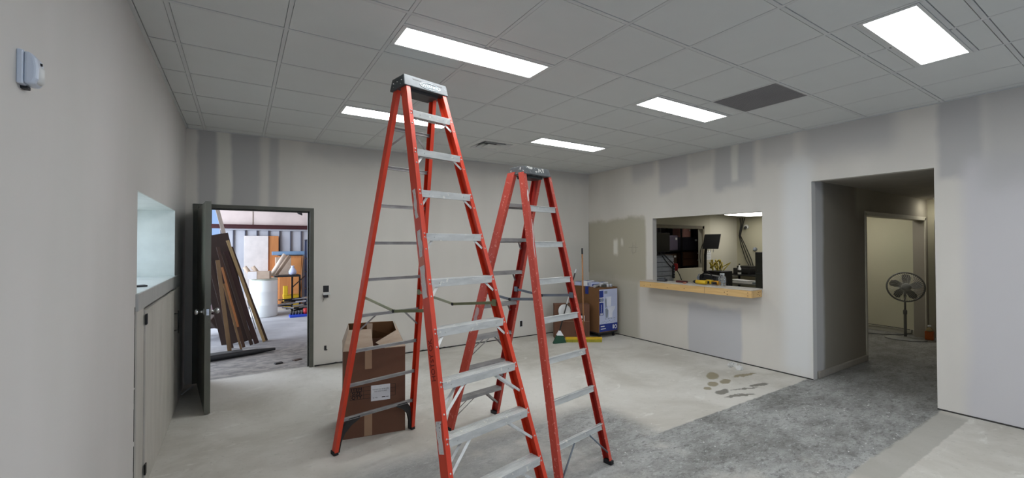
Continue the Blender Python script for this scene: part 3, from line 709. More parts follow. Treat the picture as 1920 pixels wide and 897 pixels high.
    def capsec(w1, d1, z1): return [(-w1, -d1, z1), (w1, -d1, z1), (w1, d1, z1), (-w1, d1, z1)]
    q = capsec(cw, cd, cz)+capsec(cw-.008, cd-.022, cz+chh); b.hexa(q)
    o = b.build('ladder_top', mcap, t); mo_ = o.modifiers.new('b', 'BEVEL'); mo_.width = .007; mo_.segments = 3
    MB().bbox(-cw+.07, cw-.07, -cd+.035, cd-.035, cz-.022, cz+.002).build('top_spacer', m_black, t)
    return t, rp, info
common = dict(fl=.030, tread=.078)
L1, rp1, inf1 = ladder('tall bright orange fiberglass step ladder with red hand lettering on its rail', 1.108, 3.002, .1994, 2.80, .1474, .0447, .3606, .9370, .3418, .6883, .28306, .27735, 9, -1,
    (m_orange, m_orange, m_alu, m_alu2, m_cap),
    dict(common, Df=.074, Dr=.056, lip=.046, bar=.024, bo=.0, rbr=(4, 9), sz=1.255, sag=.055, sm=(m_olive, m_olive2, m_olive), knee=True, cap=(.185, .105, .085, 2.755)))
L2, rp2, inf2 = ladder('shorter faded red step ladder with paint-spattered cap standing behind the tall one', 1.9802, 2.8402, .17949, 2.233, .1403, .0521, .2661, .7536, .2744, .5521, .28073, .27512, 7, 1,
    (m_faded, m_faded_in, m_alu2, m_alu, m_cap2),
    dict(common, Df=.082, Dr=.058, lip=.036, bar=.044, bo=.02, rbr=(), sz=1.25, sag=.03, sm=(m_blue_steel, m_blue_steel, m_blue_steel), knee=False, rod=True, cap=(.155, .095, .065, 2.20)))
# cap logo and slots on the tall ladder (front face slopes)
def capface(s_u, s_z, off=.0016):
    """point on slanted front face of L1 cap in local coords"""
    cz, ch, cd = 2.755, .085, .105; k = s_z/ch
    return Vector((s_u, -(cd-.022*k)-off, cz+s_z))
nf = Vector((0, -1, .25)).normalized(); zf_ = Vector((0, .25, 1)).normalized()
M = xf(capface(.03, .036), (1, 0, 0), zf_, Vector((1, 0, 0)).cross(zf_))
MB().at(M).ring(.024, .0016, 36, 5, 3.4, 1.0).at(M).text('WERNER', .030, .0005, sx=1.15).build('logo', mat('logo_grey', lin(186, 200, 204), .5), L1)
for u_ in (-.075, .10):
    p = capface(u_, .062, -.001); MB().at(xf(p, (1, 0, 0), zf_, Vector((1, 0, 0)).cross(zf_))).bbox(-.035, .035, -.005, .005, -.001, .0022, .001).build('slot', m_black, L1)
for (yy, zz) in ((-.06, 2.80), (.0, 2.80), (.055, 2.80), (-.05, 2.775), (.05, 2.775)):
    MB().at(xf((-.182, yy, zz), (0, 1, 0), (0, 0, 1), (-1, 0, 0))).lathe([(.004, -.002), (.0035, .003)], 8).build('screw', m_alu2, L1)
# writing and stickers on the outer web of the left climbing rail
def webframe(rp, info, s, z, D, fl, off=.001, back=0):
    o, nrm, ax, out = info[(s, 1)]
    p = rp(s, True, z)+Vector((s*(fl/2+off), 0, 0))
    ax2 = ax; side = Vector((s, 0, 0)); side = (side-side.dot(ax2)*ax2).normalized()
    return p, ax2, nrm, side
p, ax, nrm, side = webframe(rp1, inf1, -1, .985, .074, .03)
MB().at(xf(p+side*.0005, ax, side.cross(ax), side)).text('HOTSY OK', .056, .0006, sx=.86).build('hand_lettering', m_redink, L1)
def ragged(name, z0, z1, w0, w1, m, seed, rp=rp1, inf=inf1, s=-1, D=.074, par=L1, wig=.006):
    R = random.Random(seed); p, ax, nrm, side = webframe(rp, inf, s, (z0+z1)/2, D, .03, .0006)
    h = (z1-z0)/2/ax.z; n = max(6, int(h*60)); pts = []
    for k in range(n+1): pts.append((-h+2*h*k/n, w0+R.uniform(-wig, wig)))
    for k in range(n, -1, -1): pts.append((-h+2*h*k/n, w1+R.uniform(-wig, wig)))
    MB().at(xf(p, ax, side.cross(ax), side)).prism(pts, 0, .0012).build(name, m, par)
sg = 1 if True else -1
ragged('worn_sticker', 1.82, 2.01, -.012, .020, m_sticker, 1)
ragged('worn_sticker', 1.575, 1.74, -.022, .018, m_sticker, 2)
ragged('worn_sticker', 1.33, 1.52, -.020, .026, m_sticker, 3)
ragged('faded_sticker', 1.52, 1.575, -.026, .026, mat('pinkish_residue', lin(214, 130, 112), .7), 4)
ragged('warning_sticker', .51, .67, -.022, .028, mat('sticker_worn_print', lin(228, 224, 224), .6, spots=(lin(70, 60, 90), 55, .60)), 5)
ragged('paint_streak', 1.86, 2.00, -.010, .018, m_plaster, 6, rp2, inf2, 1, .082, L2, .008)
ragged('worn_sticker', 1.42, 1.52, -.02, .02, mat('pale_residue', lin(206, 160, 150), .7), 7, rp2, inf2, -1, .082, L2)
ragged('worn_sticker', .98, 1.12, -.02, .02, mat('pale_residue_b', lin(196, 170, 168), .7), 8, rp2, inf2, -1, .082, L2)
# drips of pale paint on the rear rail of the shorter ladder
def rearpatch(pts, s, m, name='paint_drip'):
    o, nrm, ax, out = inf2[(s, 0)]; z0 = sum(q[0] for q in pts)/len(pts)
    base = rp2(s, False, z0)+nrm*(.029+.0006); side = ax.cross(nrm).normalized()
    MB().at(xf(base, ax, side, ax.cross(side))).prism([((q[0]-z0), q[1]) for q in pts], -.0008, .0008).build(name, m, L2)
rearpatch([(1.98, .004), (2.05, .010), (2.07, .002), (2.02, -.006), (1.97, -.004)], -1, m_plaster)
rearpatch([(1.55, .0), (1.66, .004), (1.74, .010), (1.84, .013), (1.84, .010), (1.72, .003), (1.64, -.004), (1.54, -.003)], -1, m_plaster)

# ================================================================== BIG OPEN CARTON
ang = math.atan2(3.744-3.834, 1.246-.742)
t = thing('cardboard_box', 'large brown open-topped carton with taped seam behind the tall ladder', 'box', (.742, 3.834, 0), ang)
bw, bd, bh = .515, .46, .742
b = MB(); tk = .005
b.box(0, bw, 0, tk, 0, bh).box(0, bw, bd-tk, bd, 0, bh).box(0, tk, tk, bd-tk, 0, bh).box(bw-tk, bw, tk, bd-tk, 0, bh).box(tk, bw-tk, tk, bd-tk, 0, .006)
b.build('carton_body', m_card, t)
def flap(q, nm='flap', m=None, th=.005):
    q = [Vector(a) for a in q]; n = (q[1]-q[0]).cross(q[3]-q[0]).normalized()*th
    MB().hexa([tuple(a) for a in q]+[tuple(a+n) for a in q]).build(nm, m or m_card2, t)
flap([(0, .002, bh), (.245, .002, bh), (.235, .16, bh+.145), (.045, .16, bh+.15)])                 # front, left half folded back
flap([(.34, .002, bh), (bw, .002, bh), (bw-.045, .20, bh+.115), (.27, .11, bh+.03)])              # front, right half sagging
flap([(.002, bd, bh), (.002, 0, bh), (.05, .15, bh+.16), (.05, bd-.12, bh+.17)], m=m_card2)
flap([(bw, 0, bh), (bw, bd, bh), (bw-.05, bd-.06, bh+.16), (bw-.055, .20, bh+.12)], m=m_card2)
flap([(bw, bd, bh), (0, bd, bh), (.05, bd-.10, bh+.175), (bw-.06, bd-.06, bh+.165)], m=m_card3)
flap([(.205, .16, bh+.05), (.245, .155, bh+.05), (.25, .18, bh+.195), (.200, .19, bh+.20)], 'torn_flap', m_card2)
for (x0, x1, z, r_) in ((0.0, .22, bh+.035, .004), (.01, .22, bh+.06, .003)):
    MB().tube([(x0+.01+(x1-x0)*k/6, .03+(z-bh)*.9+.004*math.sin(k*2), z+.006*math.sin(k)) for k in range(7)], r_).build('torn_strip', mat('paper_edge', lin(206, 194, 178), .8) if r_ > .0035 else m_card2, t)
MB().box(.175, .232, -.0012, 0, bh-.165, bh+.002).build('tape', m_tan, t)
MB().box(.170, .235, -.0012, 0, .005, .21).build('tape', m_tan, t)
ln = MB()
tx0, tx1, tz0, tz1 = .055, .43, .325, .425
for k in range(4): z = tz0+(tz1-tz0)*k/3; ln.box(tx0, tx1, -.001, 0, z-.0012, z+.0012)
for x in (tx0, .165, .335, tx1): ln.box(x-.0012, x+.0012, -.001, 0, tz0, tz1)
ln.build('printed_grid', m_ink, t)
tx = MB()
for s_, z in (('ITEM', .408), ('SIZE', .375), ('QTY', .342)):
    for dx in (0, .0012, -.0012): tx.at(xf((.108+dx, -.001, z), (1, 0, 0), (0, 0, 1), (0, -1, 0))).text(s_, .040, .0004, sx=1.05)
tx.build('printed_lettering', m_ink, t)
lb = MB().box(.225, .385, -.0022, -.0012, .295, .43).build('white_label', m_white, t); lb['label'] = 'white paper shipping label with small black print'
tx = MB()
for z, s_, sz in ((.415, '~ ~', .012), (.392, 'THIS BOX MAY BE RE-USED', .0125), (.375, 'AND IS RECYCLABLE', .0125)):
    tx.at(xf((.305, -.0023, z), (1, 0, 0), (0, 0, 1), (0, -1, 0))).text(s_, sz, .0003, sx=.9)
tx.at(xf((.26, -.0023, .322), (1, 0, 0), (0, 0, 1), (0, -1, 0))).text('24  No.', .014, .0003)
tx.at(Matrix.Identity(4)).box(.315, .345, -.0028, -.0022, .318, .326).box(.35, .372, -.0028, -.0022, .319, .324)
tx.build('label_print', m_ink, lb)

# ================================================================== CORNER: BOXES, BROOMS
t = thing('toilet_carton', 'tall brown carton with blue and white toilet picture, on a small dolly in the corner', 'box', (5.294, 5.508, .1))
tw, td, thh = .466, .66, .785
b = MB().bbox(0, tw, 0, td, 0, thh, .003); b.build('carton_body', m_card3, t)
q = lambda x0, x1, z0, z1, m, nm, o=.001: MB().box(x0, x1, -o-.0008, -o+.0005 if o > .001 else 0, z0, z1).build(nm, m, t)
q(.02, tw-.008, .012, thh-.03, m_lav, 'printed_panel')
bp = MB().box(.02, .115, -.0022, -.001, .30, .735).box(.02, tw-.008, -.0022, -.001, .012, .145); bp.build('blue_band', m_blueprint, t)
MB().box(.02, .13, -.003, -.0022, .525, .540).box(.02, .13, -.003, -.0022, .60, .612).build('white_rule', m_white, t)
MB().at(xf((.070, -.0025, .57), (1, 0, 0), (0, 0, 1), (0, -1, 0))).prism([(.035*math.cos(a*PI/10), .028*math.sin(a*PI/10)) for a in range(20)], 0, .001).build('round_badge', m_greyprint, t)
MB().at(xf((tw-.055, -.0025, .075), (1, 0, 0), (0, 0, 1), (0, -1, 0))).ring(.028, .009, 20, 4).build('round_logo', m_white, t)
tx = MB()
tx.at(xf((.045+.022, -.0026, .42), (0, 0, 1), (-1, 0, 0), (0, -1, 0))).text('Complete', .034, .0004)
for z in (.335, .318, .300+.012): tx.at(Matrix.Identity(4)).box(.038, .10, -.003, -.0022, z-.004, z+.004)
for z, a, b_ in ((.105, .05, .14), (.06, .05, .17)):
    tx.at(Matrix.Identity(4)).box(a, b_, -.003, -.0022, z-.007, z+.007)
tx.box(tw-.125, tw-.10, -.003, -.0022, .045, .115); tx.build('white_print', m_white, t)
tl = MB()
pl = lambda pts, o: tl.at(xf((0, -o, 0), (1, 0, 0), (0, 0, 1), (0, -1, 0))).prism(pts, 0, .0008)
pl([(.20, .45), (.30, .45), (.305, .60), (.19, .60)], .0022); pl([(.185, .60), (.31, .60), (.31, .62), (.185, .62)], .0022)
pl([(.24, .43), (.40, .43), (.395, .40), (.34, .34), (.33, .25), (.25, .25), (.245, .36), (.22, .42)], .0026); pl([(.22, .43), (.405, .43), (.405, .445), (.22, .445)], .003)
tl.build('toilet_picture', mat('toilet_white', lin(228, 230, 240), .5, c2=lin(205, 210, 226)), t)
tl = MB(); pl([(.165, .42), (.195, .44), (.19, .58), (.17, .60), (.15, .56)], .0022); pl([(.17, .25), (.215, .25), (.235, .38), (.19, .42), (.16, .40)], .0022)
for k in range(4): pl([(.15+.07*k, .225), (.19+.07*k, .225), (.19+.07*k, .235), (.15+.07*k, .235)], .0022)
for k in range(9): pl([(.05+.04*k, .165+.012*(k % 3)), (.075+.04*k, .165+.012*(k % 3)), (.075+.04*k, .171+.012*(k % 3)), (.05+.04*k, .171+.012*(k % 3))], .0022)
pl([(.14, .675), (.21, .675), (.21, .725), (.14, .725)], .0022)
tl.build('grey_picture', m_greyprint, t)
t = thing('dolly', 'low black wheeled dolly under the tall corner carton', 'dolly', (5.294, 5.508, 0))
MB().bbox(.0, tw, .0, td, .075, .0995, .004).build('deck', m_black, t)
for x in (.06, tw-.06):
    for y in (.05, td-.06):
        MB().cyl((x-.012, y, .028), (x+.012, y, .028), .028, n=14).box(x-.016, x+.016, y-.008, y+.008, .03, .0745).build('caster', m_black, t)
a2 = math.atan2(5.60-5.93, 5.24-4.67)
t = thing('cardboard_box', 'lower brown cardboard box left of the tall carton in the corner', 'box', (4.655, 5.935, 0), a2)
MB().bbox(0, .62, 0, .18, 0, .60, .004).build('carton_body', m_card, t)
MB().box(.0, .62, -.0015, 0, .296, .300).box(.30, .35, .0, .18, .600, .6012).build('tape', m_tan, t)
lb = MB().box(.42, .53, -.002, 0, .30, .40).build('white_label', m_white, t); MB().box(.44, .50, -.003, -.002, .32, .35).box(.40, .44, -.003, -.001, .40, .44).box(.40, .52, -.003, -.001, .40, .435).build('label_print', m_ink, lb)
MB().at(xf((.44, -.001, .12), (1, 0, 0), (0, 0, 1), (0, -1, 0))).ring(.06, .002, 20, 4, 1.3, 1).build('printed_mark', m_ink, t)
# push broom
p0, p1 = Vector((4.653, 5.64)), Vector((5.176, 5.31)); aa = math.atan2(p1.y-p0.y, p1.x-p0.x); Lb = (p1-p0).length
t = thing('push_broom', 'wide push broom with yellow bristles and wooden handle standing in the corner', 'broom', ((p0.x+p1.x)/2, (p0.y+p1.y)/2, 0), aa)
MB().bbox(-Lb/2, Lb/2, -.035, .03, .045, .078, .005).build('broom_block', m_yellow, t)
bm_ = MB(); 
for k in range(46):
    for j in range(4):
        x = -Lb/2+.012+(Lb-.024)*k/45; y = -.032+.02*j; bm_.box(x-.0045, x+.0045, y-.008+.0-.004, y+.008, 0.001, .046)
o = bm_.build('bristles', m_bristle, t); o['kind'] = 'stuff'
hx = Vector((4.914, 5.50, 1.583)); loc = Vector(((p0.x+p1.x)/2, (p0.y+p1.y)/2, 0)); Ri = Matrix.Rotation(-aa, 3, 'Z')
ht = Ri @ (hx-loc); hb_ = Vector((0, 0, .075))
MB().cyl(hb_, ht, .013, n=12).build('broom_handle', m_woodh, t)
MB().cyl(lerp(hb_, ht, .935), lerp(hb_, ht, 1.003), .0145, n=12).build('handle_grip', m_black, t)
# angle broom
t = thing('angle_broom', 'green and white angled broom with black handle leaning beside the boxes', 'broom', (4.53, 5.66, 0))
v0 = MB().hexa([(-.14, -.03, .003), (.09, -.09, .003), (.10, -.05, .003), (-.12, .02, .003), (-.06, -.02, .135), (.055, -.05, .125), (.06, -.02, .125), (-.05, .01, .135)]); v0.build('bristles', m_green, t)
MB().hexa([(-.062, -.025, .13), (.058, -.055, .12), (.062, -.018, .12), (-.052, .014, .13), (-.005, -.012, .20), (.022, -.02, .20), (.022, -.004, .20), (-.005, .004, .20)]).build('broom_head', m_white, t)
a, c = Vector((.008, -.008, .19)), Vector((.62, .27, 1.20))
MB().cyl(a, lerp(a, c, .97), .010, n=10).build('broom_handle', m_black, t)
MB().cyl(lerp(a, c, .93), c, .013, n=10).build('handle_tip', m_white, t)
MB().cyl(lerp(a, c, .42), lerp(a, c, .56), .0115, n=10).build('handle_sleeve', m_whitemetal, t)
# round white lid
t = MB().at(xf((0, 0, 0), (1, 0, 0), (0, .1, 1), (0, -1, .1))); t.lathe([(.115, 0), (.12, .006), (.112, .012), (.06, .016), (.01, .017)], 28)
tag(t.build('round_tray', m_whitemetal, None, (4.76, 5.795, .49), a2*.4), 'round white plastic tray propped against the low carton', 'tray')
# small stuff on top of the tall carton
ztop = .1+.785
def small(kind, name, label, cat, x, y, rz=0, grp='odds and ends on top of the tall corner carton'):
    if kind == 'can':
        t = thing(name, label, cat, (x, y, ztop), rz, grp); MB().lathe([(.036, 0), (.037, .004), (.037, .05), (.034, .056)], 18).build('can_body', m_silver, t); return t
small('can', 'metal_can', 'silver ribbed can at the right front of the tall carton top', 'can', 5.64, 5.56)
small('can', 'metal_can', 'silver can second from the right on top of the tall carton', 'can', 5.56, 5.555)
t = thing('drill_case', 'small dark grey box between the cans on the tall carton', 'box', (5.475, 5.56, ztop), .2); MB().bbox(-.04, .04, -.03, .03, 0, .05, .006).build('case_body', mat('dark_case', lin(80, 80, 74), .5), t)
def pack(x, y, rz, sx, sy, sz, m, label, z=ztop, tilt=0):
    t = thing('wrapped_package', label, 'package', (x, y, z), rz, None, (tilt, 0, rz))
    MB().bbox(-sx/2, sx/2, -sy/2, sy/2, 0, sz, .008).build('wrapper', m, t)
    MB().box(-sx/2+.01, sx/2-.02, -sy/2-.001, -sy/2+.004, sz*.25, sz*.6).box(-sx/2+.02, sx/2-.04, -sy/2+.02, sy/2-.02, sz-.001, sz+.001).build('printed_label', m_blueprint, t)
pack(5.60, 5.72, .3, .22, .12, .075, m_white, 'white and blue wrapped package at the back right of the tall carton top')
pack(5.40, 5.74, -.2, .16, .12, .085, m_lav, 'pale package with blue print in the middle of the tall carton top')
pack(5.42, 5.91, .1, .20, .14, .10, m_white, 'white and blue flat package lying askew on the tall carton', ztop, .0)
pack(5.62, 5.93, .8, .2, .1, .06, m_silver, 'silver foil package at the far back of the tall carton top')
t = thing('caulk_tube', 'silver tube lying at the left of the tall carton top', 'tube', (5.36, 5.62, ztop+.025), .3); MB().cyl((-.09, 0, 0), (.06, 0, 0), .025, n=14).cyl((.06, 0, 0), (.10, 0, 0), .008, .004, n=8).build('tube_body', m_silver, t)
t = MB(); t.bbox(-.006, 0, -.04, .04, -.13, .0, .003).bbox(-.006, .10, -.04, .04, 0, .006, .003)
tag(t.build('blue_rag', m_blueprint, None, (5.291, 5.80, ztop+.001), .0), 'blue wrapper hanging over the left edge of the tall carton', 'wrapper')
pack(5.37, 6.09, .4, .12, .14, .07, m_lav, 'crumpled pale blue package at the far left of the tall carton top')

# crumpled tissue/plaster crumbs near wall
rr = random.Random(3)
def crumble(name, label, cat, x, y, n, spread, r, m):
    b = MB()
    for k in range(n):
        cx_, cy_ = rr.gauss(0, spread), rr.gauss(0, spread*.5); q = r*rr.uniform(.4, 1.2)
        b.at(Matrix.Translation((cx_, cy_, q*.5)) @ Euler((rr.random()*3, rr.random()*3, rr.random()*3)).to_matrix().to_4x4()).box(-q*.8, q*.8, -q*.6, q*.6, -q*.12, q*.12)
    o = b.build(name, m, None, (x, y, .004)); return tag(o, label, cat)
crumble('paper_scrap', 'crumpled white paper scraps on the floor at the foot of the right wall', 'debris', 5.62, 3.30, 12, .05, .035, m_plaster)
crumble('paper_scrap', 'second little heap of white paper scraps nearer the hall on the floor', 'debris', 5.55, 3.15, 7, .035, .03, m_plaster)
o = MB()
for k in range(150):
    x = rr.uniform(1.0, 5.7); y = rr.uniform(1.3, 2.5) if x > 3.2 else rr.uniform(.9, 3.2); q = rr.uniform(.002, .006)
    o.at(Matrix.Translation((x, y, 0)) @ Matrix.Rotation(rr.random()*3, 4, 'Z')).box(-q, q, -q*.6, q*.6, 0, q*.5)
tag(o.build('plaster_crumbs', m_plaster), 'tiny white plaster crumbs scattered over the scraped floor strip', 'debris', kind='stuff')

# ================================================================== PASS-THROUGH LEDGE
led = thing('wooden_ledge', 'new pine ledge with plank apron under the pass-through opening', 'shelf', (XR, 3.02, 0))
MB().bbox(-.255, -.216, 0, 1.84, .945, 1.040, .003).build('front_apron', m_wood, led)
MB().bbox(-.215, -.001, 0, .038, .945, 1.040, .003).build('end_apron', m_wood, led)
MB().bbox(-.215, -.001, 1.80, 1.838, .945, 1.040, .003).build('end_apron', m_wood, led)
MB().bbox(-.262, -.001, -.003, 1.843, 1.041, 1.052, .002).build('ledge_board', mat('ledge_pale', lin(206, 198, 186), .6, c2=lin(180, 172, 160), scale=5, stretch=(6, 1, 1)), led)
kn = MB()
for (y, z) in ((.05, .97), (.05, 1.01), (.33, .965), (.33, 1.005), (.37, .99), (1.0, .985), (1.30, .975), (1.62, .99), (1.75, .97)):
    kn.at(xf((-.2555, y, z), (0, 1, 0), (0, 0, 1), (-1, 0, 0))).lathe([(.006, -.001), (.006, .0008)], 8)
for (x, z) in ((-.06, .97), (-.09, 1.01), (-.05, 1.015), (-.1, .985)): kn.at(xf((x, -.0005, z), (1, 0, 0), (0, 0, 1), (0, -1, 0))).lathe([(.006, -.001), (.006, .0008)], 8)
kn.build('nail_holes', mat('nail_dark', lin(90, 56, 30), .8), led)['kind'] = 'stuff'
MB().box(-.2556, -.2550, .668, .671, .945, 1.04).build('board_joint', m_darkwood, led)
struct(MB().box(XR, XW+.02, py0, py1, pz0, 1.045).build('trim_6', mat('sill_white', lin(212, 210, 204), .6)), 'white sill inside the pass-through')
zl = 1.0525
# water bottle on the ledge
t = thing('water_bottle', 'clear crinkled plastic water bottle standing on the pine ledge', 'bottle', (5.80, 3.52, zl))
pr = [(.030, 0), (.034, .006), (.034, .02), (.031, .028), (.034, .036), (.034, .05), (.031, .058), (.034, .066), (.034, .08), (.031, .088), (.034, .096), (.034, .115), (.028, .135), (.015, .155), (.0135, .165)]
MB().lathe(pr, 20).build('bottle_body', m_clear, t); MB().lathe([(.015, .165), (.015, .178)], 14).build('bottle_cap', m_white, t)
MB().lathe([(.0342, .052), (.0348, .054), (.0348, .062), (.0342, .064)], 20).build('label_ring', mat('label_grey', lin(150, 156, 160), .5), t)
# second bottle shape beside it (photo shows a twin neck)
t = thing('water_bottle', 'second clear water bottle just behind the front one on the ledge', 'bottle', (5.87, 3.60, zl-.006))
MB().lathe(pr, 20).build('bottle_body', m_clear, t); MB().lathe([(.015, .165), (.015, .178)], 14).build('bottle_cap', m_white, t)
# cordless drill lying on the ledge
t = thing('cordless_drill', 'yellow and black cordless drill lying on the ledge', 'power tool', (5.76, 3.86, zl), PI/2)
b = MB().at(xf((0, 0, .036), (1, 0, 0), (0, 1, 0), (0, 0, 1)))
b.cyl((-.10, 0, 0), (.06, 0, 0), .030, n=16); b.build('drill_body', m_yellow, t)
MB().cyl((.06, 0, .036), (.10, 0, .036), .030, .020, 14).cyl((.10, 0, .036), (.12, 0, .036), .014, .006, 12).build('chuck', m_black, t)
MB().beam((-.03, 0, .03), (-.05, -.13, .03), .04, .036, (1, 0, 0)).build('handle', m_black, t)
MB().bbox(-.10, .0, -.19, -.13, .004, .065, .008).build('battery', m_yellow, t)
t = thing('impact_driver', 'black and yellow impact driver right of the drill near the bottle', 'power tool', (5.87, 3.665, zl), 1.2)
MB().cyl((-.06, 0, .032), (.05, 0, .032), .03, n=14).build('driver_body', mat('amber_plastic', lin(214, 150, 30), .45), t)
MB().cyl((.05, 0, .032), (.085, 0, .032), .022, .012, 12).build('nose', m_black, t); MB().beam((-.02, 0, .03), (-.03, .10, .03), .036, .034).build('handle', m_black, t)
t = thing('battery_charger', 'dark grey battery charger at the left end of the ledge', 'charger', (5.74, 4.52, zl), .2)
MB().bbox(-.05, .05, -.07, .07, 0, .045, .01).bbox(-.03, .03, -.05, .05, .045, .058, .006).build('charger_body', mat('charger_grey', lin(70, 72, 76), .5), t)
t = thing('pliers', 'small pink-handled hand tool beside the drill chuck on the ledge', 'tool', (5.69, 4.05, zl+.004), .5)
MB().tube([(-.05, 0, .006), (0, .01, .008), (.05, 0, .006)], .008).tube([(-.05, .03, .006), (0, .01, .008), (.05, .03, .006)], .008).build('handles', mat('salmon_grip', lin(220, 150, 120), .6), t)
t = thing('red_tool', 'dark red flat tool lying between charger and drill on the ledge', 'tool', (5.80, 4.20, zl), PI/2)
MB().bbox(-.09, .09, -.03, .03, 0, .03, .008).build('tool_body', mat('maroon', lin(80, 24, 26), .5), t)

# ================================================================== OFFICE CONTENTS
def desk(name, label, x0, x1, y0, y1, z, m, legs=True):
    t = thing(name, label, 'desk', ((x0+x1)/2, (y0+y1)/2, 0)); hx_, hy_ = (x1-x0)/2, (y1-y0)/2
    MB().bbox(-hx_, hx_, -hy_, hy_, z-.035, z, .004).build('desktop', m, t)
    for a in (-1, 1):
        for c in (-1, 1): MB().box(a*(hx_-.04)-.02, a*(hx_-.04)+.02, c*(hy_-.04)-.02, c*(hy_-.04)+.02, 0, z-.035).build('leg', m_blackmetal, t)
    return t
desk('office_counter', 'dark countertop just behind the pass-through opening', 6.08, 6.75, 3.05, 5.0, .97, mat('dark_laminate', lin(44, 44, 48), .4))
desk('office_desk', 'long black desk against the far office wall', 11.75, 12.48, 3.9, 7.1, .80, m_black)
desk('work_table', 'grey work table with papers in the middle of the office', 9.6, 10.5, 3.95, 6.3, .76, mat('table_grey', lin(120, 118, 112), .5))
def monitor(label, x, y, z, rz, w_, h_, stand, tilt=0, roll=0):
    t = thing('monitor', label, 'monitor', (x, y, z), 0, None, (tilt, roll, rz))
    MB().bbox(-w_/2, w_/2, -.02, .02, 0, h_, .006).build('screen_bezel', m_black, t)
    MB().box(-w_/2+.012, w_/2-.012, -.0215, -.02, .015, h_-.012).build('screen', m_screen, t)
    MB().bbox(-.05, .05, .02, .05, h_*.3, h_*.7, .006).build('mount', m_black, t)
    if stand: MB().box(-.03, .03, .02, .04, -stand, .1).bbox(-.12, .12, -.08, .12, -stand, -stand+.012).build('stand', m_black, t)
    return t
# grey paper-box stack and monitor at left
t = thing('drawer_stack', 'tall stack of grey flat drawers at the left inside the office', 'cabinet', (6.33, 5.20, 0))
MB().bbox(0, .62, .02, .34, 0, 1.44, .004).build('cabinet_body', mat('stack_grey', lin(150, 150, 150), .6), t)
mdr = mat('drawer_grey', lin(188, 189, 190), .55, c2=lin(160, 161, 162), scale=12)
dm = MB().bbox(.004, .616, 0, .02, .003, .078, .003).mesh('drawer', mdr)
for k in range(16): part('drawer', dm, (0, 0, .02+.0865*k), t)
monitor('wide black monitor on top of the grey drawer stack', 6.63, 5.30, 1.50, 0, .62, .37, .058)
b = MB().tube([(6.60, 5.24, 1.50), (6.62, 5.18, 1.40), (6.72, 5.17, 1.30), (6.84, 5.16, 1.20)], .008).tube([(6.68, 5.24, 1.48), (6.74, 5.17, 1.38), (6.84, 5.15, 1.30), (6.95, 5.08, 1.08), (6.98, 5.06, .98)], .008)
tag(b.build('monitor_cable', m_cable), 'two black cables hanging down in front of the grey drawers', 'cable')
t = thing('power_strip', 'black power strip hanging at the drawer stack', 'power strip', (6.83, 5.12, 1.02))
MB().bbox(-.025, .025, -.015, .015, 0, .24, .006).build('strip_body', m_black, t)
for k in range(4): MB().box(-.012, .012, -.017, -.014, .025+.052*k, .05+.052*k).build('socket', m_greyprint, t)
t = thing('red_bag', 'small red pouch hanging beside the power strip', 'pouch', (6.91, 5.13, 1.15)); MB().bbox(-.045, .045, -.02, .02, 0, .14, .015).build('pouch_body', m_red, t)
# tilted tablet on arm
t = thing('wall_tablet', 'tilted black touch monitor on an arm in the office', 'monitor', (9.0, 5.77, 0))
MB().at(xf((0, 0, 1.54), (.35, -1, 0), (.12, -.12, 1), (-1, -.35, 0))).bbox(-.17, .17, 0, .34, -.015, .015, .006).build('screen_bezel', m_black, t)
MB().tube([(.02, .05, 1.7), (.12, .16, 1.66), (.12, .20, 1.4), (.14, .22, .9), (.14, .22, 0.01)], .03, 8).build('arm_post', m_black, t)
MB().tube([(.02, .2, 1.66), (-.02, .23, 1.5), (.0, .26, 1.35), (-.02, .22, 1.2)], .008).build('cable', m_cable, t)
for k in range(3): MB().tube([(-.0, -.08+.06*k, 1.53), (.0, -.07+.06*k, 1.47)], .008).build('plug', m_whitemetal, t)
# notice, bottle, yellow clutter behind
t = thing('wall_notice', 'white sheet pinned to the office wall behind the yellow clutter', 'paper', (11.02, 7.145, 1.33))
MB().box(-.16, .16, -.004, 0, -.12, .14).build('sheet', m_white, t)
pn = MB()
for k in range(4): pn.box(-.12, .12, -.006, -.004, -.07+.05*k, -.06+.05*k)
pn.build('print', m_greyprint, t)
t = thing('spray_bottle', 'white spray bottle with black label on the far office desk', 'bottle', (11.8, 6.69, .80)); MB().lathe([(.04, 0), (.045, .01), (.045, .16), (.018, .22), (.016, .26)], 14).build('bottle_body', m_white, t)
MB().lathe([(.0455, .06), (.0455, .13)], 14).lathe([(.02, .26), (.02, .30)], 10).build('label_band', m_black, t)
rr2 = random.Random(5)
b = MB()
for k in range(9):
    x0 = rr2.uniform(-.12, .12); y0 = rr2.uniform(-.1, .1)
    b.tube([(x0, y0, 0.0), (x0+rr2.uniform(-.1, .1), y0+rr2.uniform(-.1, .1), .16), (x0+rr2.uniform(-.15, .15), y0+rr2.uniform(-.15, .15), .05), (x0+rr2.uniform(-.15, .15), y0, .22)], .012, 5)
tag(b.build('yellow_straps', mat('yellow_strap', lin(206, 186, 70), .6), None, (8.45, 5.25, 1.10)), 'tangle of yellow straps behind the black tool bag', 'straps')
t = thing('stool_box', 'tall dark box under the yellow straps', 'box', (8.45, 5.25, 0)); MB().bbox(-.2, .2, -.2, .2, 0, 1.09, .01).build('box_body', m_black, t)
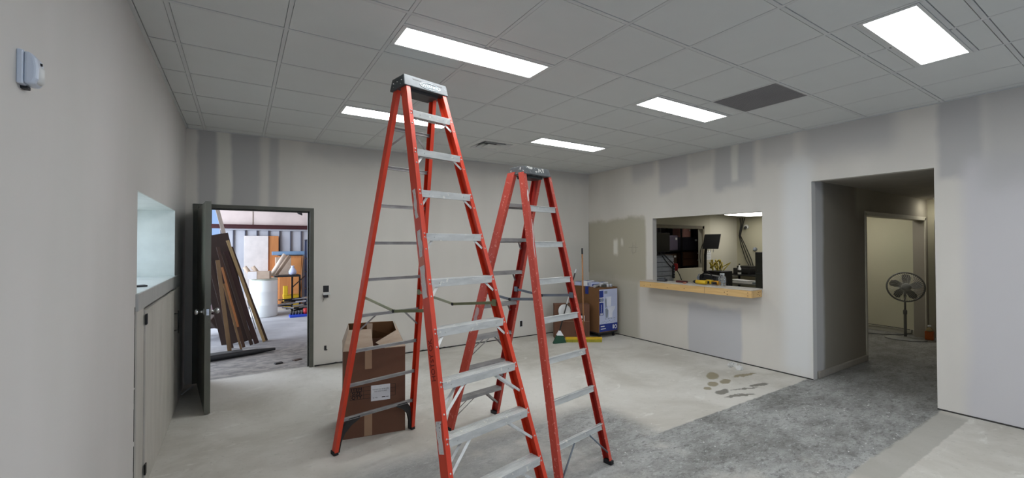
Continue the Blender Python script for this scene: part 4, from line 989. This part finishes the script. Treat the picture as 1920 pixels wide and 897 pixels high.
# black tool bag on the office counter
t = thing('tool_bag', 'black soft tool bag with grey straps on the counter behind the drill', 'bag', (6.45, 4.10, .97), -.35)
b = MB().hexa([(-.12, -.26, 0), (.12, -.26, 0), (.12, .26, 0), (-.12, .26, 0), (-.08, -.22, .17), (.08, -.22, .17), (.08, .22, .19), (-.08, .22, .19)]); o = b.build('bag_body', m_black, t); mm = o.modifiers.new('b', 'BEVEL'); mm.width = .03; mm.segments = 3
MB().tube([(-.09, -.12, .12), (-.10, -.10, .20), (-.09, 0, .235), (-.10, .10, .20), (-.09, .12, .12)], .009).build('bag_handle', m_blackmetal, t)
MB().box(-.125, -.115, .17, .20, .0, .15).tube([(-.11, .20, .05), (-.12, .22, .13), (-.10, .19, .19)], .008).build('strap', m_greyprint, t)
# flat dark items on counter left
t = thing('laptop', 'closed dark laptop on the counter behind the pass-through', 'laptop', (6.35, 4.72, .97), .1); MB().bbox(-.12, .12, -.17, .17, 0, .02, .004).build('laptop_shell', m_black, t); MB().bbox(-.10, .10, -.15, .15, .02, .022, .001).build('laptop_lid', m_blackmetal, t)
t = thing('paper_stack', 'stack of papers and a grey binder on the work table', 'papers', (9.85, 5.0, .76), .2)
MB().bbox(-.16, .16, -.22, .22, 0, .03, .003).build('binder', mat('binder_grey', lin(110, 124, 134), .5), t); MB().bbox(-.13, .15, -.20, .20, .03, .045, .002).build('paper_sheets', m_white, t)
t = thing('paper_stack', 'loose white papers at the right end of the work table', 'papers', (10.25, 5.75, .76), -.3)
MB().bbox(-.16, .16, -.3, .3, 0, .02, .003).build('paper_sheets', m_white, t)
t = thing('printer', 'low black printer on the far office desk', 'printer', (12.1, 6.65, .80), -.15)
MB().bbox(-.2, .2, -.24, .28, 0, .17, .015).bbox(-.15, .15, -.2, .2, .17, .23, .01).build('printer_body', m_black, t); MB().bbox(-.22, -.2, -.18, .18, .02, .06, .004).build('paper_tray', m_blackmetal, t)
t = thing('desk_phone', 'black desk phone beside the printer on the far desk', 'phone', (12.1, 6.25, .80)); MB().bbox(-.1, .1, -.1, .1, 0, .07, .01).build('phone_base', m_black, t); MB().bbox(-.11, -.05, -.11, .11, .07, .11, .01).build('handset', m_black, t)
t = thing('desk_lamp', 'small white angled lamp at the right of the far desk', 'lamp', (12.0, 5.95, .80))
MB().lathe([(.07, 0), (.07, .015)], 14).tube([(0, 0, .01), (.02, .05, .18), (0, -.03, .30)], .01).build('lamp_arm', m_whitemetal, t); MB().at(xf((0, -.03, .30), (1, 0, 0), (0, .8, .6), (0, -.6, .8))).lathe([(.03, -.03), (.07, .05)], 12).build('lamp_shade', m_whitemetal, t)
t = thing('filing_cabinet', 'dark grey tall cabinet at the right edge of the pass-through view', 'cabinet', (8.0, 3.80, 0))
MB().bbox(0, .5, 0, .44, 0, 1.50, .005).build('cabinet_body', mat('cab_dark', lin(88, 90, 92), .5), t)
for k in range(4): MB().bbox(-.012, 0, .01, .43, .03+.365*k, .38+.365*k, .003).build('drawer', m_frame, t)
# cables and camera on end wall
b = MB()
for k in range(3): b.tube([(12.44, 7.02-.07*k, 2.42), (12.40, 6.98-.03*k, 2.2), (12.38, 7.02-.02*k, 1.9), (12.42, 6.98-.06*k, 1.6), (12.44, 6.86-.08*k, 1.2), (12.40, 6.75-.06*k, 1.03)], .013, 6)
tag(b.build('wall_cables', m_cable), 'three long black cables hanging down the office corner', 'cable')
t = thing('security_camera', 'small white dome camera high in the office corner', 'camera', (12.5, 6.86, 2.15))
MB().at(xf((0, 0, 0), (0, 1, 0), (0, 0, 1), (-1, 0, 0))).lathe([(.07, 0), (.07, .04), (.05, .06)], 16).build('mount', m_whitemetal, t); MB().at(xf((-.06, 0, -.02), (0, 1, 0), (0, 0, 1), (-1, 0, -.4))).lathe([(.045, 0), (.035, .03), (.01, .045)], 14).build('lens', m_black, t)
t = thing('wall_socket', 'round grey socket on the office end wall', 'socket', (12.5, 6.62, 1.50)); MB().at(xf((0, 0, 0), (0, 1, 0), (0, 0, 1), (-1, 0, 0))).lathe([(.06, 0), (.05, .04), (.03, .06)], 14).build('socket_body', m_greyprint, t)
# store room shelving seen through the office window
t = thing('storage_rack', 'dark storage rack behind the office window', 'shelving', (9.75, 7.75, 0))
for x in (0, .95, 2.2):
    for y in (0, .5): MB().box(x-.02, x+.02, y-.02, y+.02, 0, 2.3).build('post', m_blackmetal, t)
for z in (.5, 1.02, 1.48, 2.2): MB().box(-.02, 2.22, -.02, .52, z-.03, z).build('shelf', m_blackmetal, t)
for i, (x, z, wx, hz_, m, lab) in enumerate([(1.08, 1.02, .85, .2, m_card, 'brown carton low on the rack behind the office window'), (1.10, 1.225, .82, .2, m_card, 'brown carton stacked on the lower one behind the office window'), (.35, 1.48, .5, .42, mat('purple_box', lin(96, 88, 108), .7), 'dark purple box on the upper shelf of the rack'), (1.15, 1.86, .30, .25, mat('pink_box', lin(200, 150, 144), .7), 'pinkish box on top of the black crate on the rack'), (1.05, 1.48, .75, .37, mat('dark_crate', lin(50, 48, 60), .7), 'black crate on the upper shelf of the rack'), (.2, 1.02, .6, .36, m_darkwood, 'dark brown crate on the middle shelf of the rack')]):
    q_ = thing('storage_box', lab, 'box', (9.75+x, 7.80, z), 0); MB().bbox(0, wx, 0, .4, 0, hz_, .006).build('box_body', m, q_)
    MB().box(wx*.8, wx*.95, -.002, 0, hz_*.7, hz_*.85).build('sticker', m_white, q_)
t = thing('cold_lamp', 'narrow bright strip lamp at the left end of the store room', 'lamp', (8.86, 7.9, 1.75)); MB().bbox(-.03, .03, -.02, .02, 0, .3, .005).build('lamp_tube', emit('lit_strip', (.9, .95, 1, 1), 3), t)
def dome(label, x, y, z, sx, sy, s=LAMP):
    t = thing('ceiling_light', label, 'ceiling light', (x, y, z)); MB().bbox(-sx, sx, -sy, sy, -.03, 0, .005).build('light_frame', m_whitemetal, t); MB().bbox(-sx+.02, sx-.02, -sy+.02, sy-.02, -.045, -.03, .004).build('diffuser', emit('lit_'+str(x), (1, .97, .9, 1), s), t)
dome('added fill light in the dark store room behind the office window', 10.2, 7.5, 2.47, .3, .08, 9)  # lamp added to brighten the black store room
dome('lit panel light on the office ceiling seen at the top of the pass-through', 11.5, 6.1, 2.47, .6, .5, 5)
dome('added office fill light, unseen above the pass-through header', 8.6, 5.0, 2.47, .5, .25, 7)  # extra panel put out of view to fill the office with light
# ================================================================== HALL CONTENTS
t = thing('ceiling_light', 'small round lit ceiling lamp at the far end of the hallway', 'ceiling light', (9.95, 2.12, 2.43))
MB().lathe([(.15, -.03), (.16, 0)], 24).build('light_frame', m_whitemetal, t); MB().lathe([(.05, -.06), (.12, -.045), (.14, -.03)], 24).build('diffuser', emit('lit_hall', (1, .96, .86, 1), 14), t)
t = thing('ceiling_light', 'lit ceiling lamp inside the storage room off the hallway', 'ceiling light', (9.3, 3.05, 2.43))
MB().lathe([(.15, -.03), (.16, 0)], 24).build('light_frame', m_whitemetal, t); MB().lathe([(.05, -.06), (.12, -.045), (.14, -.03)], 24).build('diffuser', emit('lit_store', (1, .98, .93, 1), 45), t)
# pedestal fan
fl_ = Vector((9.70, 2.60, 0)); fd = math.atan2(-fl_.y, -fl_.x)
t = thing('pedestal_fan', 'dark grey pedestal fan on an oval base standing at the end of the hallway', 'fan', fl_, fd+.15)
b = MB(); n = 40
b.at(Matrix.Diagonal((.72, 1.0, 1, 1)).to_4x4()).lathe([(.27, 0), (.275, .012), (.25, .022), (.10, .034), (.03, .05)], 40); b.at(Matrix.Identity(4)).build('fan_base', m_fanbase, t)
MB().cyl((0, 0, .04), (0, 0, .44), .020, n=14).build('lower_pole', m_fan, t); MB().cyl((0, 0, .44), (0, 0, .74), .014, n=14).build('upper_pole', m_fan, t); MB().lathe([(.02, .42), (.028, .44), (.028, .49), (.018, .51)], 16).build('height_collar', m_fan, t)
hc = Vector((.06, 0, .905))
FX = xf(hc, (0, 1, 0), (-.09, 0, 1), (1, 0, .09))          # z axis points at the viewer
b = MB().at(xf(hc-Vector((.14, 0, 0)), (0, 1, 0), (0, 0, 1), (1, 0, 0))).lathe([(.03, -.05), (.07, -.03), (.075, .04), (.06, .08)], 20); b.build('motor_housing', m_fan, t)
MB().cyl((0, 0, .72), (-.02, 0, .86), .02, n=10).build('neck', m_fan, t)
MB().at(FX).ring(.245, .013, 48, 8).build('outer_rim', m_fan, t)
for sgn, nm in ((1, 'front_grille'), (-1, 'rear_grille')):
    b = MB().at(FX)
    for k in range(48):
        a = 2*PI*k/48; a2_ = a+.25
        b.tube([(.06*math.cos(a), .06*math.sin(a), sgn*.07), (.15*math.cos(a+.15), .15*math.sin(a+.15), sgn*.065), (.215*math.cos(a2_), .215*math.sin(a2_), sgn*.04), (.243*math.cos(a2_), .243*math.sin(a2_), 0)], .0024, 4)
    b.ring(.15, .0016, 40, 3) if 0 else None
    b.build(nm, mat('wire_grey', lin(214, 212, 202), .5), t)['kind'] = 'stuff'
MB().at(FX @ Matrix.Translation((0, 0, .07))).lathe([(.062, -.006), (.066, .0), (.055, .010), (.02, .014)], 24).build('centre_cap', m_fanbase, t)
MB().at(FX).lathe([(.045, -.03), (.045, .03), (.02, .045)], 18).build('hub', m_fan, t)
for k in range(5):
    a = 2*PI*k/5+.3; b = MB().at(FX @ Matrix.Rotation(a, 4, 'Z'))
    P_ = [(.03, -.02), (.09, -.055), (.16, -.07), (.21, -.045), (.222, .01), (.20, .045), (.13, .045), (.06, .025)]
    V = [(x, y, -y*.45+.004) for x, y in P_]+[(x, y, -y*.45-.002) for x, y in P_]; m_ = len(P_)
    b.add(V, [tuple(range(m_)), tuple(range(2*m_-1, m_-1, -1))]+[(i, i+m_, (i+1) % m_+m_, (i+1) % m_) for i in range(m_)]); b.build('fan_blade', m_fan, t)
t = thing('orange_bottle', 'bottle of orange cleaner with white cap on the floor beside the fan', 'bottle', (9.98, 2.36, 0))
MB().bbox(-.045, .045, -.055, .055, 0, .15, .012).build('bottle_body', m_amber, t); MB().lathe([(.046, .145), (.044, .18), (.02, .21), (.018, .225)], 16).build('bottle_shoulder', mat('bottle_top', lin(170, 150, 110), .5), t); MB().lathe([(.022, .222), (.022, .25)], 14).build('bottle_cap', m_white, t)
tag(MB().tube([(10.2, 3.5, .01), (9.7, 3.2, .012), (9.8, 2.98, .012), (10.0, 2.75, .012), (10.24, 2.66, .03), (10.26, 2.66, .09)], .007).build('extension_cord', m_cable), 'black power cord curling on the floor behind the fan', 'cord')
tag(MB().tube([(10.24, 3.5, .10), (10.255, 3.2, .105), (10.255, 2.9, .10), (10.24, 2.68, .09)], .006).build('extension_cord', m_cable), 'thin black cord lying along the baseboard behind the fan', 'cord')

# ================================================================== WAREHOUSE CONTENTS
def board(name, label, a, c, w_, d_, m, side=(1, 0, 0), cat='board', grp='lumber leaning inside the storage hall'):
    L_ = (Vector(c)-Vector(a)).length; F = frame(a, c, side)
    o = MB().bbox(-w_/2, w_/2, -d_/2, d_/2, 0, L_, .003).build(name, m); o.matrix_world = F
    return tag(o, label, cat, grp)
board('plywood_sheet', 'dark brown plywood sheet leaning widest of the lumber', (-.02, 8.55, .02), (-.40, 8.75, 1.82), .46, .018, m_darkwood)
board('plywood_sheet', 'dark brown sheet behind the pale long stud', (.14, 8.62, .02), (-.26, 8.8, 1.60), .22, .02, m_darkwood)
board('wood_stud', 'pale long stud leaning rightmost on the lumber pile', (.355, 8.44, .01), (-.175, 8.5, 1.73), .045, .06, mat('pale_stud', lin(196, 168, 118), .6, c2=lin(160, 128, 84), scale=4))
board('wood_plank', 'dark plank just right of the pale stud', (.395, 8.52, .01), (-.12, 8.62, 1.62), .04, .09, m_darkwood)
board('wood_plank', 'dark red-brown wide plank ending left of the pale stud', (.245, 8.32, .01), (-.20, 8.5, 1.55), .07, .03, mat('dark_red_board', lin(64, 36, 30), .6))
board('wood_plank', 'dark narrow plank in the middle of the lumber', (.17, 8.25, .01), (-.23, 8.42, 1.5), .05, .03, m_darkwood)
board('wood_stud', 'pale short stud leaning leftmost near the door edge', (-.125, 7.9, .01), (-.29, 7.98, 1.42), .055, .04, m_midwood)
board('wood_stud', 'thin tan batten crossing in front of the dark sheet', (.025, 7.96, .01), (-.21, 8.06, 1.05), .03, .03, m_midwood)
board('wood_plank', 'orange-brown thin strip between the studs', (-.02, 8.1, .35), (-.24, 8.2, 1.3), .03, .02, m_ply)
board('wood_beam', 'whitish beam leaning highest behind the dark sheets', (-.02, 9.0, .9), (-.40, 9.1, 2.55), .06, .05, mat('pale_beam', lin(206, 190, 172), .6))
board('wood_plank', 'dark plank crossing behind the short pale stud', (-.10, 8.15, .01), (-.42, 8.3, 1.45), .05, .03, m_darkwood)
board('wood_plank', 'narrow dark plank standing left of the tan batten', (.06, 8.12, .01), (-.30, 8.3, 1.62), .045, .03, mat('umber_board', lin(92, 62, 42), .6, c2=lin(60, 40, 28)))
board('gap_light_strip', 'bright strip standing in for light in the gap between dark planks', (.15, 8.45, .22), (-.0, 8.5, .80), .02, .01, m_silver)  # silver strips imitate bright gaps of light between the boards
board('gap_light_strip', 'second bright strip standing in for gap light, right of the first', (.235, 8.48, .22), (.11, 8.5, .72), .014, .01, m_silver)
t = thing('clutter_heap', 'dark heap of bags and tools behind the leaning lumber', 'pile', (-.60, 9.35, 0))
for k in range(14):
    x, y, z = rr2.uniform(-.3, .35), rr2.uniform(-.25, .3), rr2.uniform(0, .45)
    MB().at(Matrix.Translation((x, y, z+.12)) @ Euler((rr2.random(), rr2.random(), rr2.random()*3)).to_matrix().to_4x4()).bbox(-.12, .12, -.08, .08, -.07, .07, .02).build('bundle', (m_black, m_darkwood, m_blackmetal, mat('maroon_bag', lin(70, 34, 40), .7))[k % 4], t)
t = thing('lumber_rack', 'dark steel rack holding up the leaning boards', 'rack', (-.66, 8.5, 0))
for y in (-.5, .7): MB().box(-.03, .03, y-.03, y+.03, 0, 2.0).build('post', m_blackmetal, t)
MB().box(-.03, .03, -.47, .67, 1.42, 1.48).build('cross_rail', m_blackmetal, t)
tag(MB().tube([(-.62, 7.38, .04), (-.2, 7.46, .04), (.2, 7.56, .04), (.47, 7.64, .03)], [.045, .045, .04, .02], 10).build('black_pipe', m_black, None), 'black rolled hose lying across the floor below the lumber', 'hose')
tag(MB().bbox(-.5, .35, -.12, .12, 0, .03, .008).build('rubber_mat', mat('old_mat', lin(70, 68, 64), .9), None, (-.30, 7.75, 0), .12), 'grey strip of matting under the leaning studs', 'mat')
tag(MB().bbox(-.05, .05, -.03, .03, 0, .02, .006).build('black_scrap', m_black, None, (.46, 6.78, 0), .3), 'black scrap on the floor just beyond the doorway', 'debris')
tag(MB().bbox(-.06, .06, -.03, .03, 0, .012, .004).build('brown_scrap', m_darkwood, None, (.70, 6.85, 0), .5), 'brown scrap on the floor by the right side of the doorway', 'debris')
# white drum with carton and rolls
t = thing('plastic_drum', 'white plastic drum with a carton on its lid in the storage hall', 'drum', (.47, 11.50, 0))
MB().lathe([(.27, 0), (.285, .02), (.285, .26), (.29, .28), (.285, .30), (.285, .56), (.29, .58), (.285, .60), (.285, .84), (.27, .865)], 36).build('drum_body', m_drum, t)
MB().lathe([(.288, .84), (.29, .87), (.27, .882)], 36).build('drum_lid', mat('drum_lid', lin(200, 206, 190), .5), t)
t = thing('small_carton', 'small pale carton on top of the white drum', 'box', (.30, 11.36, .883), -.2); MB().bbox(-.13, .30, -.13, .13, 0, .17, .004).build('carton_body', m_card2, t)
MB().bbox(-.13, .05, -.135, -.13, .0, .17, .001).build('printed_side', mat('pale_side', lin(214, 208, 204), .7), t)
for k, (x, lab) in enumerate(((-.09, 'short cardboard roll leaning left over the small carton'), (.0, 'second short cardboard roll behind the small carton'))):
    o = MB().cyl((0, 0, 0), (-.15, .02, .22), .045, n=14).build('cardboard_roll', m_card2, None, (.33+x+.07*k, 11.62, .93)); tag(o, lab, 'roll')
o = MB().cyl((0, 0, 0), (.29, 0, .50), .048, n=16).build('paper_roll', mat('paper_roll_white', lin(214, 196, 178), .7), None, (.62, 11.56, .93)); tag(o, 'long pale paper roll standing askew on the right of the drum', 'roll')
o = MB().cyl((0, 0, 0), (.30, .02, .46), .042, n=16).build('paper_roll', m_card2, None, (.72, 11.66, .93)); tag(o, 'tan cardboard roll behind the long pale roll', 'roll')
# panels against the siding
tag(MB().bbox(-.28, .28, -.02, .02, 0, 1.90, .006).build('drywall_sheet', mat('white_sheet', lin(214, 206, 200), .6), None, (.37, 13.40, 0)), 'tall white sheet leaning on the metal siding', 'panel')
tag(MB().bbox(-.13, .13, -.015, .015, 0, 1.90, .006).build('plywood_sheet', m_ply, None, (.77, 13.43, 0)), 'orange-brown plywood panel right of the white sheet', 'panel')
t = thing('wood_cabinet', 'orange-brown wooden cabinet behind the black table', 'cabinet', (1.02, 13.0, 0)); MB().bbox(-.13, .42, 0, .40, 0, 1.36, .006).build('cabinet_body', m_ply, t); MB().bbox(.14, .40, -.012, 0, .05, 1.30, .003).build('door', mat('ply_bright', lin(206, 140, 82), .5), t); MB().bbox(-.15, .44, -.02, .42, 1.36, 1.38, .003).build('cabinet_top', m_darkwood, t)
tag(MB().bbox(-.4, .45, -.03, .03, 0, .10, .01).build('blue_sheet', m_ltblue, None, (1.12, 13.1, 1.381)), 'pale blue flat package on top of the wooden cabinet', 'package')
t = thing('black_table', 'black metal table with an open shelf in the storage hall', 'table', (1.03, 12.2, 0))
MB().box(-.32, .26, -.3, .3, .86, .90).build('table_top', m_black, t)
for x in (-.30, .07, .24):
    MB().box(x-.02, x+.02, -.30, -.26, 0, .86).build('leg', m_blackmetal, t)
MB().box(-.30, .24, .26, .30, 0, .86).build('back_panel', m_black, t) if 0 else None
tag(MB().beam((1.12, 12.3, .55), (1.44, 12.33, .85), .03, .03).build('wood_stick', m_darkwood), 'dark slanting stick right of the black table', 'stick')
o = MB().bbox(-.17, .17, -.15, .15, 0, .44, .005).build('cardboard_box', m_card2, None, (.93, 12.35, .901)); tag(o, 'pale carton standing on the black table behind the rolls', 'box')
t = thing('white_bag', 'bunched white and blue plastic bag at the right end of black table', 'bag', (1.12, 12.05, .901)); MB().lathe([(.05, 0), (.085, .03), (.09, .09), (.06, .15), (.03, .2), (.045, .23)], 12).build('bag_body', m_lav, t)
t = thing('mop_bucket', 'yellow mop bucket under the black table', 'bucket', (1.14, 12.5, 0)); MB().hexa([(-.17, -.15, .03), (.17, -.15, .03), (.17, .15, .03), (-.17, .15, .03), (-.2, -.18, .36), (.2, -.18, .36), (.2, .18, .36), (-.2, .18, .36)]).bbox(-.2, -.10, -.18, .0, .36, .60, .01).build('bucket_body', m_yellow, t)
for x in (-.14, .14): MB().cyl((x, -.12, .03), (x+.03, -.12, .03), .03).build('caster', m_black, t)
t = thing('mop', 'light wooden mop slanting beside the orange-brown cabinet', 'mop', (1.36, 12.85, 0)); MB().cyl((0, 0, .1), (.10, .08, 1.35), .014).build('mop_handle', m_woodh, t); MB().lathe([(.06, 0), (.05, .06), (.02, .12)], 12).build('mop_head', m_card2, t)
t = thing('wire_shelf', 'dark metal shelving unit at the right edge of the doorway view', 'shelving', (1.50, 12.4, 0))
for x in (0, .6):
    for y in (0, .4): MB().box(x-.02, x+.02, y-.02, y+.02, 0, 1.80).build('post', mat('navy_metal', lin(46, 56, 84), .5), t)
for z in (.5, .95, 1.3, 1.78): MB().box(-.02, .62, -.02, .42, z-.02, z).build('shelf', m_blackmetal, t)
for z, h_, m, lab in ((.95, .22, m_card2, 'pale carton on the middle shelf at the doorway edge'), (1.3, .2, m_card3, 'brown carton on the upper shelf at the doorway edge'), (.5, .3, m_ply, 'orange carton on the lower shelf at the doorway edge')):
    tag(MB().bbox(0, .45, 0, .34, 0, h_, .005).build('cardboard_box', m, None, (1.54, 12.42, z)), lab, 'box')
# scrap metal pile and blue tray
t = thing('scrap_pile', 'flat pile of grey metal scrap and pipes right of the drum', 'pile', (1.15, 11.55, 0))
for k in range(30):
    x, y, z = rr2.uniform(-.28, .5), rr2.uniform(-.15, .25), .04+.012*k; a = rr2.uniform(-.5, .5); l_ = rr2.uniform(.2, .5)
    MB().beam((x-l_/2*math.cos(a), y-l_/2*math.sin(a), z), (x+l_/2*math.cos(a), y+l_/2*math.sin(a), z+rr2.uniform(-.02, .03)), rr2.uniform(.02, .05), .02, (0, 0, 1)).build('scrap_piece', (m_siding, m_dark, m_alu2, m_black, m_card2)[k % 5], t)
t = thing('blue_tray', 'blue plastic crate tray with black bottles on the storage floor', 'tray', (1.14, 11.0, 0))
MB().bbox(-.18, .22, -.12, .12, 0, .05, .006).build('tray_body', m_bluep, t)
for k in range(6): MB().lathe([(.02, .05), (.022, .10), (.01, .14)], 10).build('knob_piece', m_black, t, (-.14+.058*k, 0, 0))
MB().lathe([(.05, .05), (.07, .10), (.04, .18)], 12).build('red_ball', m_red, t, (.16, .02, 0))
tag(MB().tube([(1.0, 13.3, 2.9), (1.15, 13.25, 2.86), (1.32, 13.2, 2.72), (1.4, 13.2, 2.55), (1.46, 13.2, 2.48)], [.02, .05, .09, .06, .01], 8).build('torn_insulation', m_black), 'black torn flap hanging above the red beam', 'insulation')
print('objects', len(bpy.data.objects))
